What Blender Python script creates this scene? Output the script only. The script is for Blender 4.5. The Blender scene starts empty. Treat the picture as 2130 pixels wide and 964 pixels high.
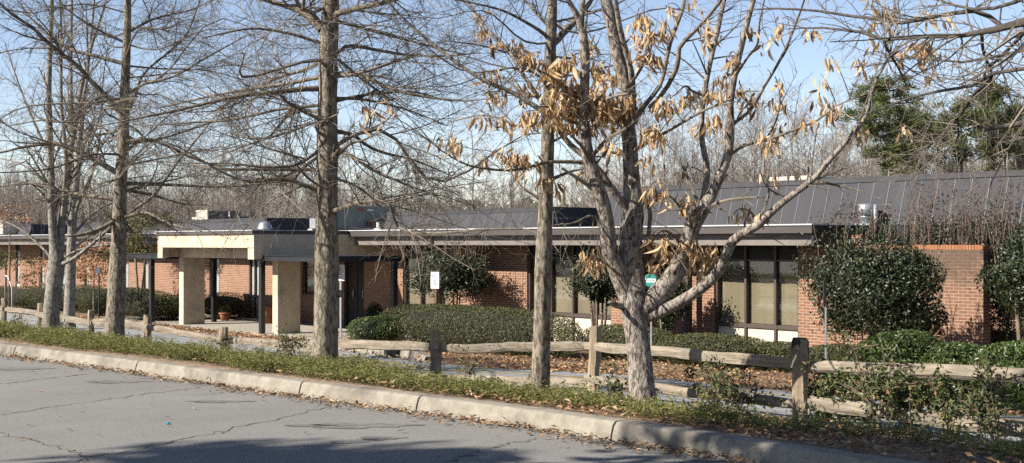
import bpy, math, random
import numpy as np
from mathutils import Vector, Matrix
rng = np.random.default_rng(7)
random.seed(7)
SC = bpy.context.scene
COL = SC.collection
R = math.radians
# ------------------------------------------------------------------ frames
F = 2800.0          # focal length in photo pixels (photo is 2130 wide)
EYE = 1.55          # camera height over the car park
HOR = 508.0         # eye level in the photo
C_, S_ = 0.7625, 0.6469
DV = np.array([S_, -C_]); NV = np.array([C_, S_])
ROT = math.atan2(-C_, S_)

def W(t, D, z):
    """site frame (t along the facade, D away from the car park, z) to world"""
    return np.array([t * S_ + D * C_, -t * C_ + D * S_, z])

def T(x, D):
    """t of the point of the line at depth D seen in photo column x"""
    u = (x - 1065.0) / F
    return D * (S_ * u - C_) / (S_ + C_ * u)

def kpx(x, D):
    u = (x - 1065.0) / F
    return F * (S_ + C_ * u) / D

def Zb(x, y, D):
    """height of the point seen at photo (x,y) when it lies at site depth D"""
    return EYE - (y - HOR) / kpx(x, D)

def PX(x, y, Y):
    """world point at camera depth Y seen at photo (x,y)"""
    return np.array([(x - 1065.0) / F * Y, Y, EYE - (y - HOR) / F * Y])

def site_of(p):
    return p[0] * S_ - p[1] * C_, p[0] * C_ + p[1] * S_

# ------------------------------------------------------------------ ground height
FT = [-60, -34, -29, -24, -19, -15, -11.4, -9, -5, 10]
FB = [1.98, 2.02, 2.06, 2.10, 2.16, 2.0, 1.83, 1.81, 1.78, 1.76]
def ground_b(t, D):
    fb = np.interp(t, FT, FB)
    e = 2.70
    ks = np.array([0, 7.3, 9.3, 10.9, 12.0, 15.2, 17.0, 19.2, 60])
    t = np.asarray(t, float); D = np.asarray(D, float)
    fb = np.interp(t, FT, FB)
    k0 = 1.36 + 0 * fb
    k1 = 1.36 + 0 * fb
    k2 = 1.36 + (fb - 1.36) * 0.45
    k4 = np.maximum(fb + 0.05, 1.9)
    k5 = np.maximum(fb + 0.08, 2.08)
    k6 = 2.32 + 0 * fb
    vals = [k0, k1, k2, fb, k4, k5, k6, e + 0 * fb, e + 0 * fb]
    out = np.zeros(np.broadcast(t, D).shape)
    t, D, = np.broadcast_arrays(t, D)
    vals = [np.broadcast_to(v, t.shape) for v in vals]
    out = np.array(vals[0], float).copy()
    for i in range(len(ks) - 1):
        m = (D >= ks[i])
        f = np.clip((D - ks[i]) / (ks[i + 1] - ks[i]), 0, 1)
        v = vals[i] * (1 - f) + vals[i + 1] * f
        out = np.where(m, v, out)
    return out
def gz(t, D):
    return EYE - ground_b(t, D)
def gzf(t, D):
    return float(gz(t, D))

# ------------------------------------------------------------------ mesh builder
class MB:
    def __init__(s):
        s.v = []; s.f = []; s.n = 0; s.sm = []
    def add(s, verts, faces, smooth=False):
        verts = np.asarray(verts, float).reshape(-1, 3)
        o = s.n
        s.v.append(verts); s.n += len(verts)
        for f in faces:
            s.f.append(tuple(int(i) + o for i in f)); s.sm.append(smooth)
        return s
    def addq(s, verts, quads, smooth=False):
        verts = np.asarray(verts, float).reshape(-1, 3)
        q = np.asarray(quads, int) + s.n
        s.v.append(verts); s.n += len(verts)
        s.f.extend(map(tuple, q.tolist())); s.sm.extend([smooth] * len(q))
        return s
    def box(s, a0, a1, b0, b1, c0, c1):
        v = [(x, y, z) for x in (a0, a1) for y in (b0, b1) for z in (c0, c1)]
        return s.add(v, [(0, 1, 3, 2), (4, 6, 7, 5), (0, 4, 5, 1), (2, 3, 7, 6), (0, 2, 6, 4), (1, 5, 7, 3)])
    def bbox(s, a0, a1, b0, b1, c0, c1, e=0.01):
        """box with chamfered edges"""
        import bmesh
        bm = bmesh.new()
        bmesh.ops.create_cube(bm, size=1)
        for v in bm.verts:
            v.co = Vector(((a0 + a1) / 2 + v.co.x * (a1 - a0), (b0 + b1) / 2 + v.co.y * (b1 - b0), (c0 + c1) / 2 + v.co.z * (c1 - c0)))
        bmesh.ops.bevel(bm, geom=bm.edges[:], offset=e, segments=1, affect='EDGES')
        bm.verts.ensure_lookup_table()
        s.add([v.co[:] for v in bm.verts], [[v.index for v in f.verts] for f in bm.faces])
        bm.free(); return s
    def prism(s, poly, axis, a0, a1):
        """extrude polygon (2-D, in the two axes other than `axis`, order kept) along axis"""
        n = len(poly); vs = []
        for a in (a0, a1):
            for p in poly:
                q = [0, 0, 0]; o = [i for i in range(3) if i != axis]
                q[axis] = a; q[o[0]] = p[0]; q[o[1]] = p[1]; vs.append(q)
        fs = [tuple(range(n)), tuple(range(2 * n - 1, n - 1, -1))]
        for i in range(n):
            j = (i + 1) % n
            fs.append((i, i + n, j + n, j))
        return s.add(vs, fs)
    def lathe(s, prof, c=(0, 0, 0), seg=24, smooth=True):
        vs = []; fs = []
        m = len(prof)
        for i in range(seg):
            a = 2 * math.pi * i / seg
            for r, z in prof:
                vs.append((c[0] + r * math.cos(a), c[1] + r * math.sin(a), c[2] + z))
        for i in range(seg):
            j = (i + 1) % seg
            for k in range(m - 1):
                fs.append((i * m + k, j * m + k, j * m + k + 1, i * m + k + 1))
        return s.add(vs, fs, smooth)
    def tube(s, pts, rad, sides=8, smooth=True, cap=True):
        P = np.asarray(pts, float)[None]; n = P.shape[1]
        Rr = np.broadcast_to(np.asarray(rad, float), (n,))[None]
        v, q = tubes(P, Rr, sides)
        o = s.n
        s.addq(v, q, smooth)
        if cap:
            s.f.append(tuple(o + i for i in range(sides))[::-1]); s.sm.append(False)
            s.f.append(tuple(o + (n - 1) * sides + i for i in range(sides))); s.sm.append(False)
        return s
    def verts(s):
        return np.concatenate(s.v) if s.v else np.zeros((0, 3))

def tubes(P, Rr, sides=3):
    """many polylines at once: P (N,K,3), Rr (N,K) -> verts, quads"""
    N, K, _ = P.shape
    tg = np.empty_like(P)
    tg[:, 1:-1] = P[:, 2:] - P[:, :-2]
    tg[:, 0] = P[:, 1] - P[:, 0]; tg[:, -1] = P[:, -1] - P[:, -2]
    tg /= np.linalg.norm(tg, axis=2, keepdims=True) + 1e-12
    mean = P[:, -1] - P[:, 0]
    ref = np.where((np.abs(mean[:, 2]) > 0.8 * np.linalg.norm(mean, axis=1))[:, None], np.array([1.0, 0.13, 0]), np.array([0.0, 0.1, 1.0]))
    ref = np.broadcast_to(ref[:, None, :], tg.shape)
    a = np.cross(tg, ref); a /= np.linalg.norm(a, axis=2, keepdims=True) + 1e-12
    b = np.cross(tg, a)
    an = np.linspace(0, 2 * np.pi, sides, endpoint=False)
    ring = P[:, :, None, :] + Rr[:, :, None, None] * (np.cos(an)[None, None, :, None] * a[:, :, None, :] + np.sin(an)[None, None, :, None] * b[:, :, None, :])
    v = ring.reshape(-1, 3)
    base = (np.arange(N)[:, None, None] * K + np.arange(K - 1)[None, :, None]) * sides
    i = np.arange(sides)[None, None, :]; j = (np.arange(sides) + 1) % sides; j = j[None, None, :]
    q = np.stack([base + i, base + j, base + sides + j, base + sides + i], axis=-1).reshape(-1, 4)
    return v, q

def mesh_np(name, verts, quads, smooth=False):
    """mesh from numpy arrays; quads (M,n)"""
    me = bpy.data.meshes.new(name)
    n = quads.shape[1]
    me.vertices.add(len(verts)); me.vertices.foreach_set('co', np.ascontiguousarray(verts, dtype=np.float32).ravel())
    me.loops.add(quads.size); me.loops.foreach_set('vertex_index', np.ascontiguousarray(quads, dtype=np.int32).ravel())
    me.polygons.add(len(quads)); me.polygons.foreach_set('loop_start', np.arange(0, quads.size, n, dtype=np.int32))
    me.polygons.foreach_set('use_smooth', np.full(len(quads), bool(smooth)))
    me.update(calc_edges=True)
    return me

BASE = {}
def props(o, label=None, cat=None, group=None, kind=None):
    for k, v in (('label', label), ('category', cat), ('group', group), ('kind', kind)):
        if v: o[k] = v
    return o

def thing(name, base, label, cat, group=None, site=True, kind=None):
    """Empty at the base of a thing; base in site (t,D,z) or world coordinates"""
    o = bpy.data.objects.new(name, None); COL.objects.link(o)
    o.empty_display_size = 0.3
    b = np.asarray(base, float)
    if site:
        o.location = W(*b); o.rotation_euler = (0, 0, ROT)
    else:
        o.location = b
    BASE[o.name] = (b, site)
    return props(o, label, cat, group, kind)

def link_mesh(name, me, mat, parent=None, base=None, site=True):
    o = bpy.data.objects.new(name, me); COL.objects.link(o)
    if mat is not None: me.materials.append(mat)
    if parent is not None:
        o.parent = parent; BASE[o.name] = BASE[parent.name]
    else:
        b = np.asarray(base, float)
        if site:
            o.location = W(*b); o.rotation_euler = (0, 0, ROT)
        else:
            o.location = b
        BASE[o.name] = (b, site)
    return o

def part(name, mb, mat, parent, label=None):
    """mesh child; coordinates of mb in the frame of its thing (site or world), absolute"""
    b, site = BASE[parent.name]
    me = bpy.data.meshes.new(name)
    v = mb.verts() - b
    me.from_pydata(v.tolist(), [], mb.f)
    me.polygons.foreach_set('use_smooth', mb.sm)
    me.update()
    o = link_mesh(name, me, mat, parent)
    if label: o['label'] = label
    return o

def part_np(name, v, q, mat, parent, smooth=False):
    b, site = BASE[parent.name]
    return link_mesh(name, mesh_np(name, v - b, q, smooth), mat, parent)

def single(name, mb, mat, base, site=True, label=None, cat=None, group=None, kind=None):
    me = bpy.data.meshes.new(name)
    v = mb.verts() - np.asarray(base, float)
    me.from_pydata(v.tolist(), [], mb.f)
    me.polygons.foreach_set('use_smooth', mb.sm)
    me.update()
    o = link_mesh(name, me, mat, None, base, site)
    return props(o, label, cat, group, kind)

def single_np(name, v, q, mat, base, site=True, smooth=False, label=None, cat=None, group=None, kind=None):
    o = link_mesh(name, mesh_np(name, v - np.asarray(base, float), q, smooth), mat, None, base, site)
    return props(o, label, cat, group, kind)

# ------------------------------------------------------------------ materials
def new_mat(name):
    m = bpy.data.materials.new(name); m.use_nodes = True
    nt = m.node_tree; nt.nodes.clear()
    out = nt.nodes.new('ShaderNodeOutputMaterial')
    return m, nt, out
def N(nt, t, **kw):
    n = nt.nodes.new(t)
    for k, v in kw.items():
        if k in n.inputs: n.inputs[k].default_value = v
        else: setattr(n, k, v)
    return n
def L(nt, a, b): nt.links.new(a, b)
ALB = 0.55
def rgba(c): return (c[0] * ALB, c[1] * ALB, c[2] * ALB, 1.0)

def noisy(name, c1, c2, scale=4.0, rough=0.85, bump=0.0, bscale=None, stretch=(1, 1, 1), c3=None, s3=0.6, spec=0.3, detail=5, metal=0.0, bdist=0.02, lo=0.35, hi=0.65):
    m, nt, out = new_mat(name)
    tc = N(nt, 'ShaderNodeTexCoord'); mp = N(nt, 'ShaderNodeMapping'); mp.inputs['Scale'].default_value = stretch
    L(nt, tc.outputs['Object'], mp.inputs['Vector'])
    no = N(nt, 'ShaderNodeTexNoise', Scale=scale, Detail=detail, Roughness=0.6)
    L(nt, mp.outputs[0], no.inputs['Vector'])
    cr = N(nt, 'ShaderNodeValToRGB')
    cr.color_ramp.elements[0].position = lo; cr.color_ramp.elements[0].color = rgba(c1)
    cr.color_ramp.elements[1].position = hi; cr.color_ramp.elements[1].color = rgba(c2)
    L(nt, no.outputs['Fac'], cr.inputs[0])
    col = cr.outputs[0]
    if c3 is not None:
        n3 = N(nt, 'ShaderNodeTexNoise', Scale=s3, Detail=4, Roughness=0.65); L(nt, tc.outputs['Object'], n3.inputs['Vector'])
        r3 = N(nt, 'ShaderNodeMapRange'); r3.inputs[1].default_value = 0.48; r3.inputs[2].default_value = 0.68
        L(nt, n3.outputs['Fac'], r3.inputs[0])
        mx = N(nt, 'ShaderNodeMix', data_type='RGBA'); L(nt, r3.outputs[0], mx.inputs['Factor'])
        L(nt, col, mx.inputs[6]); mx.inputs[7].default_value = rgba(c3); col = mx.outputs[2]
    bs = N(nt, 'ShaderNodeBsdfPrincipled', Roughness=rough, Metallic=metal)
    bs.inputs['Specular IOR Level'].default_value = spec
    L(nt, col, bs.inputs['Base Color'])
    if bump:
        nb = N(nt, 'ShaderNodeTexNoise', Scale=bscale or scale * 4, Detail=4, Roughness=0.6); L(nt, mp.outputs[0], nb.inputs['Vector'])
        bp = N(nt, 'ShaderNodeBump', Strength=bump, Distance=bdist); L(nt, nb.outputs['Fac'], bp.inputs['Height'])
        L(nt, bp.outputs[0], bs.inputs['Normal'])
    L(nt, bs.outputs[0], out.inputs[0])
    return m

def plain(name, c, rough=0.6, spec=0.4, metal=0.0):
    return noisy(name, [x * 0.9 for x in c], [min(1, x * 1.08) for x in c], 3.0, rough, 0.0, spec=spec, metal=metal)

def leafm(name, cols, rough=0.5, trans=0.25, spec=0.4):
    """leaf colour differs from leaf to leaf (random per island)"""
    m, nt, out = new_mat(name)
    g = N(nt, 'ShaderNodeNewGeometry')
    cr = N(nt, 'ShaderNodeValToRGB'); el = cr.color_ramp.elements
    for i, (p, c) in enumerate(cols):
        e = el[i] if i < 2 else el.new(p)
        e.position = p; e.color = rgba(c)
    L(nt, g.outputs['Random Per Island'], cr.inputs[0])
    bs = N(nt, 'ShaderNodeBsdfPrincipled', Roughness=rough); bs.inputs['Specular IOR Level'].default_value = spec
    L(nt, cr.outputs[0], bs.inputs['Base Color'])
    tr = N(nt, 'ShaderNodeBsdfTranslucent'); L(nt, cr.outputs[0], tr.inputs['Color'])
    mx = N(nt, 'ShaderNodeMixShader'); mx.inputs[0].default_value = trans
    L(nt, bs.outputs[0], mx.inputs[1]); L(nt, tr.outputs[0], mx.inputs[2])
    L(nt, mx.outputs[0], out.inputs[0])
    return m

def brickm(name, c1, c2, mortar, stain=None):
    m, nt, out = new_mat(name)
    tc = N(nt, 'ShaderNodeTexCoord'); sp = N(nt, 'ShaderNodeSeparateXYZ'); L(nt, tc.outputs['Object'], sp.inputs[0])
    ad = N(nt, 'ShaderNodeMath', operation='ADD'); L(nt, sp.outputs[0], ad.inputs[0]); L(nt, sp.outputs[1], ad.inputs[1])
    cb = N(nt, 'ShaderNodeCombineXYZ'); L(nt, ad.outputs[0], cb.inputs[0]); L(nt, sp.outputs[2], cb.inputs[1])
    br = N(nt, 'ShaderNodeTexBrick'); br.offset = 0.5
    for k, v in (('Scale', 1.0), ('Mortar Size', 0.007), ('Mortar Smooth', 0.2), ('Bias', 0.0), ('Brick Width', 0.213), ('Row Height', 0.0677)):
        br.inputs[k].default_value = v
    br.inputs['Color1'].default_value = rgba(c1); br.inputs['Color2'].default_value = rgba(c2); br.inputs['Mortar'].default_value = rgba(mortar)
    L(nt, cb.outputs[0], br.inputs['Vector'])
    no = N(nt, 'ShaderNodeTexNoise', Scale=1.1, Detail=6, Roughness=0.65); L(nt, tc.outputs['Object'], no.inputs['Vector'])
    mr = N(nt, 'ShaderNodeMapRange'); mr.inputs[3].default_value = 0.78; mr.inputs[4].default_value = 1.2
    L(nt, no.outputs['Fac'], mr.inputs[0])
    hs = N(nt, 'ShaderNodeHueSaturation'); L(nt, br.outputs['Color'], hs.inputs['Color']); L(nt, mr.outputs[0], hs.inputs['Value'])
    col = hs.outputs[0]
    n2 = N(nt, 'ShaderNodeTexNoise', Scale=22, Detail=3); L(nt, tc.outputs['Object'], n2.inputs['Vector'])
    m2 = N(nt, 'ShaderNodeMapRange'); m2.inputs[3].default_value = 0.86; m2.inputs[4].default_value = 1.14; L(nt, n2.outputs['Fac'], m2.inputs[0])
    h2 = N(nt, 'ShaderNodeHueSaturation'); L(nt, col, h2.inputs['Color']); L(nt, m2.outputs[0], h2.inputs['Value']); col = h2.outputs[0]
    if stain:                       # dark weathering below the coping, with a ragged lower edge
        z0, z1 = stain
        sn = N(nt, 'ShaderNodeTexNoise', Scale=2.6, Detail=6, Roughness=0.75); L(nt, tc.outputs['Object'], sn.inputs['Vector'])
        mm = N(nt, 'ShaderNodeMapRange'); mm.inputs[1].default_value = z0; mm.inputs[2].default_value = z1; L(nt, sp.outputs[2], mm.inputs[0])
        ml = N(nt, 'ShaderNodeMath', operation='MULTIPLY'); L(nt, mm.outputs[0], ml.inputs[0]); L(nt, sn.outputs['Fac'], ml.inputs[1])
        ms = N(nt, 'ShaderNodeMapRange'); ms.inputs[1].default_value = 0.2; ms.inputs[2].default_value = 0.42; ms.inputs[4].default_value = 0.75; L(nt, ml.outputs[0], ms.inputs[0])
        mx = N(nt, 'ShaderNodeMix', data_type='RGBA'); L(nt, ms.outputs[0], mx.inputs['Factor']); L(nt, col, mx.inputs[6]); mx.inputs[7].default_value = (0.06, 0.045, 0.035, 1)
        col = mx.outputs[2]
    bs = N(nt, 'ShaderNodeBsdfPrincipled', Roughness=0.9); bs.inputs['Specular IOR Level'].default_value = 0.2
    L(nt, col, bs.inputs['Base Color'])
    bp = N(nt, 'ShaderNodeBump', Strength=0.5, Distance=0.008); bp.invert = True
    L(nt, br.outputs['Fac'], bp.inputs['Height']); L(nt, bp.outputs[0], bs.inputs['Normal'])
    L(nt, bs.outputs[0], out.inputs[0])
    return m

def barkm(name, dark, light, lichen=None, vs=0.16, scale=26, bump=0.9):
    """furrowed bark: ridges stretched along the trunk, with pale lichen patches"""
    m, nt, out = new_mat(name)
    tc = N(nt, 'ShaderNodeTexCoord'); mp = N(nt, 'ShaderNodeMapping'); mp.inputs['Scale'].default_value = (1, 1, vs)
    L(nt, tc.outputs['Object'], mp.inputs['Vector'])
    vo = N(nt, 'ShaderNodeTexNoise', Scale=scale, Detail=6, Roughness=0.7, Distortion=0.6); L(nt, mp.outputs[0], vo.inputs['Vector'])
    cr = N(nt, 'ShaderNodeValToRGB'); cr.color_ramp.elements[0].position = 0.43; cr.color_ramp.elements[0].color = rgba(dark)
    cr.color_ramp.elements[1].position = 0.56; cr.color_ramp.elements[1].color = rgba(light); L(nt, vo.outputs['Fac'], cr.inputs[0])
    col = cr.outputs[0]
    if lichen:
        ln = N(nt, 'ShaderNodeTexNoise', Scale=5.5, Detail=6, Roughness=0.7); L(nt, tc.outputs['Object'], ln.inputs['Vector'])
        mr = N(nt, 'ShaderNodeMapRange'); mr.inputs[1].default_value = 0.52; mr.inputs[2].default_value = 0.68; mr.inputs[4].default_value = 0.7; L(nt, ln.outputs['Fac'], mr.inputs[0])
        mx = N(nt, 'ShaderNodeMix', data_type='RGBA'); L(nt, mr.outputs[0], mx.inputs['Factor']); L(nt, col, mx.inputs[6]); mx.inputs[7].default_value = rgba(lichen); col = mx.outputs[2]
    bs = N(nt, 'ShaderNodeBsdfPrincipled', Roughness=0.95); bs.inputs['Specular IOR Level'].default_value = 0.15
    L(nt, col, bs.inputs['Base Color'])
    bp = N(nt, 'ShaderNodeBump', Strength=bump, Distance=0.03); L(nt, vo.outputs['Fac'], bp.inputs['Height']); L(nt, bp.outputs[0], bs.inputs['Normal'])
    L(nt, bs.outputs[0], out.inputs[0])
    return m

def glassm(name, tint=(0.95, 0.96, 0.94)):
    m, nt, out = new_mat(name)
    tr = N(nt, 'ShaderNodeBsdfTransparent'); tr.inputs[0].default_value = (tint[0], tint[1], tint[2], 1)
    gl = N(nt, 'ShaderNodeBsdfGlossy', Roughness=0.02)
    lw = N(nt, 'ShaderNodeLayerWeight', Blend=0.5); pw = N(nt, 'ShaderNodeMath', operation='POWER'); L(nt, lw.outputs['Facing'], pw.inputs[0]); pw.inputs[1].default_value = 4
    fr = N(nt, 'ShaderNodeMapRange'); fr.inputs[3].default_value = 0.10; fr.inputs[4].default_value = 0.9; L(nt, pw.outputs[0], fr.inputs[0])
    mx = N(nt, 'ShaderNodeMixShader'); L(nt, fr.outputs[0], mx.inputs[0]); L(nt, tr.outputs[0], mx.inputs[1]); L(nt, gl.outputs[0], mx.inputs[2])
    L(nt, mx.outputs[0], out.inputs[0])
    return m

M = {}
M['brick'] = brickm('orange_brick', (0.37, 0.19, 0.115), (0.27, 0.132, 0.08), (0.58, 0.45, 0.345))
M['brick_stained'] = brickm('weathered_brick', (0.33, 0.175, 0.11), (0.25, 0.125, 0.08), (0.50, 0.40, 0.31), (1.05, 2.5))
M['coping'] = noisy('brick_coping', (0.38, 0.15, 0.07), (0.48, 0.23, 0.12), 9, 0.9)
M['bronze'] = plain('bronze_frame', (0.105, 0.072, 0.06), 0.5)
M['transom'] = noisy('dark_transom_panel', (0.018, 0.016, 0.014), (0.03, 0.026, 0.023), 2, 0.55, spec=0.25)
M['blind'] = noisy('tan_blind', (0.36, 0.30, 0.21), (0.42, 0.35, 0.25), 1.2, 0.9, stretch=(6, 6, 0.2))
M['white_blind'] = plain('white_blind', (0.85, 0.85, 0.88), 0.8)
M['cream'] = plain('cream_panel', (0.78, 0.71, 0.57), 0.6)
M['glass'] = glassm('window_glass')
M['fascia'] = noisy('brown_grey_fascia', (0.08, 0.07, 0.065), (0.11, 0.097, 0.09), 2.0, 0.55, stretch=(0.4, 1, 3))
M['band'] = noisy('taupe_band', (0.215, 0.187, 0.165), (0.275, 0.243, 0.22), 1.6, 0.6, stretch=(2.5, 1, 0.3))
M['black'] = plain('black_metal', (0.014, 0.014, 0.017), 0.5)
M['darkroof'] = noisy('dark_walkway_roof', (0.016, 0.017, 0.024), (0.03, 0.032, 0.042), 1.5, 0.5)
M['soffit'] = plain('soffit_board', (0.12, 0.1, 0.08), 0.8)
M['flashing'] = noisy('white_flashing', (0.6, 0.6, 0.62), (0.78, 0.78, 0.8), 3, 0.45, stretch=(0.5, 1, 1))
M['membrane'] = noisy('roof_membrane', (0.35, 0.35, 0.36), (0.5, 0.5, 0.5), 1, 0.9)
M['stucco'] = noisy('cream_stucco', (0.80, 0.64, 0.44), (0.94, 0.78, 0.56), 7, 0.95, 0.8, 60, (1.6, 1.6, 0.25), c3=(0.54, 0.46, 0.35), s3=1.3, bdist=0.012)
M['hvac'] = noisy('grey_green_unit', (0.19, 0.225, 0.215), (0.24, 0.275, 0.26), 2, 0.5)
M['hvac_shaded'] = noisy('shade_toned_unit', (0.22, 0.17, 0.14), (0.28, 0.22, 0.18), 2, 0.6)
M['hvac_white'] = noisy('cream_unit', (0.62, 0.56, 0.48), (0.7, 0.65, 0.56), 2, 0.5)
M['galv'] = noisy('galvanised_steel', (0.5, 0.52, 0.55), (0.66, 0.68, 0.7), 5, 0.35, metal=0.6)
M['rust'] = plain('red_brown_pipe', (0.16, 0.06, 0.05), 0.6)
M['red'] = plain('red_print', (0.5, 0.05, 0.06), 0.5)
M['blue'] = plain('blue_print', (0.10, 0.20, 0.55), 0.5)
M['greyprint'] = plain('grey_print', (0.25, 0.25, 0.27), 0.5)
M['blackprint'] = plain('black_print', (0.03, 0.03, 0.03), 0.5)
M['signwhite'] = plain('white_sign_face', (0.95, 0.96, 0.98), 0.4)
M['signback'] = plain('dark_sign_back', (0.07, 0.075, 0.09), 0.5)
M['signbrown'] = noisy('weathered_sign_back', (0.16, 0.11, 0.10), (0.24, 0.18, 0.16), 8, 0.8)
M['teal'] = plain('turquoise_sign', (0.0195, 0.2438, 0.2194), 0.45)
M['wood_brown'] = noisy('brown_post', (0.13, 0.075, 0.05), (0.18, 0.11, 0.075), 5, 0.8, stretch=(1, 1, 0.1))
M['terracotta'] = noisy('terracotta', (0.36, 0.13, 0.07), (0.46, 0.19, 0.10), 6, 0.85)
M['white_rail'] = plain('white_rail', (0.7, 0.7, 0.72), 0.4)
M['cyan'] = plain('cyan_plastic', (0.05, 0.5, 0.62), 0.4)
M['paper'] = plain('white_paper', (0.8, 0.8, 0.8), 0.8)
M['yellow'] = noisy('worn_yellow_paint', (0.55, 0.38, 0.06), (0.62, 0.46, 0.12), 5, 0.8)
M['rail'] = noisy('weathered_timber', (0.235, 0.19, 0.14), (0.44, 0.375, 0.29), 14, 0.95, 0.9, 30, (0.16, 1, 1.6), c3=(0.24, 0.21, 0.17), s3=2.2, bdist=0.02)
M['post'] = noisy('weathered_post', (0.29, 0.22, 0.15), (0.50, 0.40, 0.28), 12, 0.95, 0.9, 30, (1, 1, 0.14), c3=(0.2, 0.175, 0.14), s3=3, bdist=0.02)
M['bark_grey'] = barkm('pale_grey_bark', (0.19, 0.172, 0.145), (0.41, 0.38, 0.33), (0.50, 0.48, 0.43), 0.6, 22, 0.6)
M['bark_oak'] = barkm('oak_bark', (0.135, 0.108, 0.082), (0.45, 0.39, 0.30), (0.42, 0.375, 0.305), 0.3, 28, 1.0)
M['bark_mag'] = barkm('furrowed_bark', (0.12, 0.095, 0.08), (0.53, 0.465, 0.395), (0.58, 0.545, 0.485), 0.38, 34, 1.0)
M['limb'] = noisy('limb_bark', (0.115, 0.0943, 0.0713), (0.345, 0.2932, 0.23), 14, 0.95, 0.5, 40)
M['twig'] = noisy('twig_bark', (0.162, 0.135, 0.108), (0.3105, 0.2633, 0.2093), 3, 0.95)
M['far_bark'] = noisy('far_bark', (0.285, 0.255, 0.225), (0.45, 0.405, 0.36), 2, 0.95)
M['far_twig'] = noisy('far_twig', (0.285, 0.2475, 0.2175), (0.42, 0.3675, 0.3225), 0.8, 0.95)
M['dead_leaf'] = leafm('dry_brown_leaf', [(0.0, (0.26, 0.15, 0.085)), (0.3, (0.8008, 0.5387, 0.2912)), (0.7, (1.0483, 0.7571, 0.4368)), (1.0, (1.2522, 0.9755, 0.6261))], 0.7, 0.42, 0.2)
M['litter_leaf'] = leafm('fallen_leaf', [(0.0, (0.184, 0.1035, 0.0575)), (0.4, (0.345, 0.207, 0.1092)), (0.8, (0.4945, 0.322, 0.1782)), (1.0, (0.667, 0.483, 0.299))], 0.8, 0.1, 0.15)
M['bed_leaf'] = leafm('bed_leaf', [(0.0, (0.29, 0.1631, 0.0906)), (0.4, (0.4894, 0.29, 0.154)), (0.8, (0.725, 0.4531, 0.2538)), (1.0, (0.9062, 0.6162, 0.3625))], 0.8, 0.1, 0.15)
M['juniper'] = leafm('juniper_spray', [(0.0, (0.138, 0.161, 0.0517)), (0.4, (0.2875, 0.3047, 0.0978)), (0.8, (0.4025, 0.3967, 0.1437)), (1.0, (0.5175, 0.4485, 0.1955))], 0.7, 0.35, 0.15)
M['hedge'] = leafm('hedge_leaf', [(0.0, (0.057, 0.072, 0.027)), (0.6, (0.132, 0.147, 0.054)), (0.97, (0.2175, 0.2175, 0.09)), (1.0, (0.6, 0.39, 0.255))], 0.6, 0.2, 0.25)
M['holly'] = leafm('glossy_leaf', [(0.0, (0.0175, 0.03, 0.0137)), (0.6, (0.045, 0.065, 0.025)), (0.975, (0.0875, 0.1063, 0.0425)), (1.0, (0.22, 0.14, 0.08))], 0.45, 0.12, 0.38)
M['bright'] = leafm('bright_leaf', [(0.0, (0.0625, 0.1063, 0.025)), (0.5, (0.1187, 0.1812, 0.0438)), (1.0, (0.2125, 0.2625, 0.075))], 0.4, 0.25, 0.45)
M['vine'] = leafm('shrub_leaf', [(0.0, (0.0625, 0.0938, 0.0312)), (0.6, (0.1375, 0.175, 0.0562)), (0.92, (0.2125, 0.225, 0.075)), (1.0, (0.375, 0.175, 0.1))], 0.5, 0.25, 0.35)
M['russet'] = leafm('russet_leaf', [(0.0, (0.045, 0.045, 0.0225)), (0.5, (0.117, 0.072, 0.045)), (1.0, (0.216, 0.126, 0.09))], 0.6, 0.2, 0.3)
M['olive'] = leafm('olive_leaf', [(0.0, (0.07, 0.08, 0.02)), (0.5, (0.14, 0.14, 0.035)), (1.0, (0.24, 0.19, 0.06))], 0.5, 0.25, 0.3)
M['pine'] = leafm('pine_needles', [(0.0, (0.0825, 0.1188, 0.0429)), (0.6, (0.1733, 0.2145, 0.0743)), (1.0, (0.297, 0.3053, 0.1073))], 0.6, 0.3, 0.2)
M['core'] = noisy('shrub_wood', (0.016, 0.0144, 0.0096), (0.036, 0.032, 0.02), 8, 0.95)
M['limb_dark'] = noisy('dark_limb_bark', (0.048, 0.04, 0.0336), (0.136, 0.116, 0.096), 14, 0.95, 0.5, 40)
M['red_stem'] = noisy('russet_stem', (0.12, 0.085, 0.07), (0.22, 0.165, 0.14), 8, 0.9)
M['stem'] = noisy('shrub_stem', (0.14, 0.10, 0.07), (0.24, 0.18, 0.13), 8, 0.9)

# ------------------------------------------------------------------ camera, light
cam = bpy.data.cameras.new('camera'); co = bpy.data.objects.new('camera', cam); COL.objects.link(co)
co.location = (0, 0, EYE); co.rotation_euler = (math.pi / 2, 0, 0)
cam.sensor_width = 36.0; cam.lens = 36.0 * F / 2130.0
cam.shift_y = (HOR - 482.0) / 2130.0
cam.clip_end = 3000
SC.camera = co
EL = R(34); AZ = R(70)
sun_dir = Vector((-math.sin(AZ) * math.cos(EL), -math.cos(AZ) * math.cos(EL), math.sin(EL)))
w = bpy.data.worlds.new('World'); SC.world = w; w.use_nodes = True
nt = w.node_tree; nt.nodes.clear()
sky = nt.nodes.new('ShaderNodeTexSky'); sky.sky_type = 'NISHITA'; sky.sun_disc = False
sky.sun_elevation = EL; sky.sun_rotation = math.atan2(sun_dir.x, sun_dir.y)
sky.altitude = 300; sky.air_density = 0.8; sky.dust_density = 0.1; sky.ozone_density = 1.2
bg = nt.nodes.new('ShaderNodeBackground'); bg.inputs[1].default_value = 0.067
wo = nt.nodes.new('ShaderNodeOutputWorld')
tint = nt.nodes.new('ShaderNodeMix'); tint.data_type = 'RGBA'; tint.blend_type = 'MULTIPLY'; tint.inputs['Factor'].default_value = 1.0
tint.inputs[7].default_value = (1.17, 1.04, 1.0, 1.0)
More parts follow.
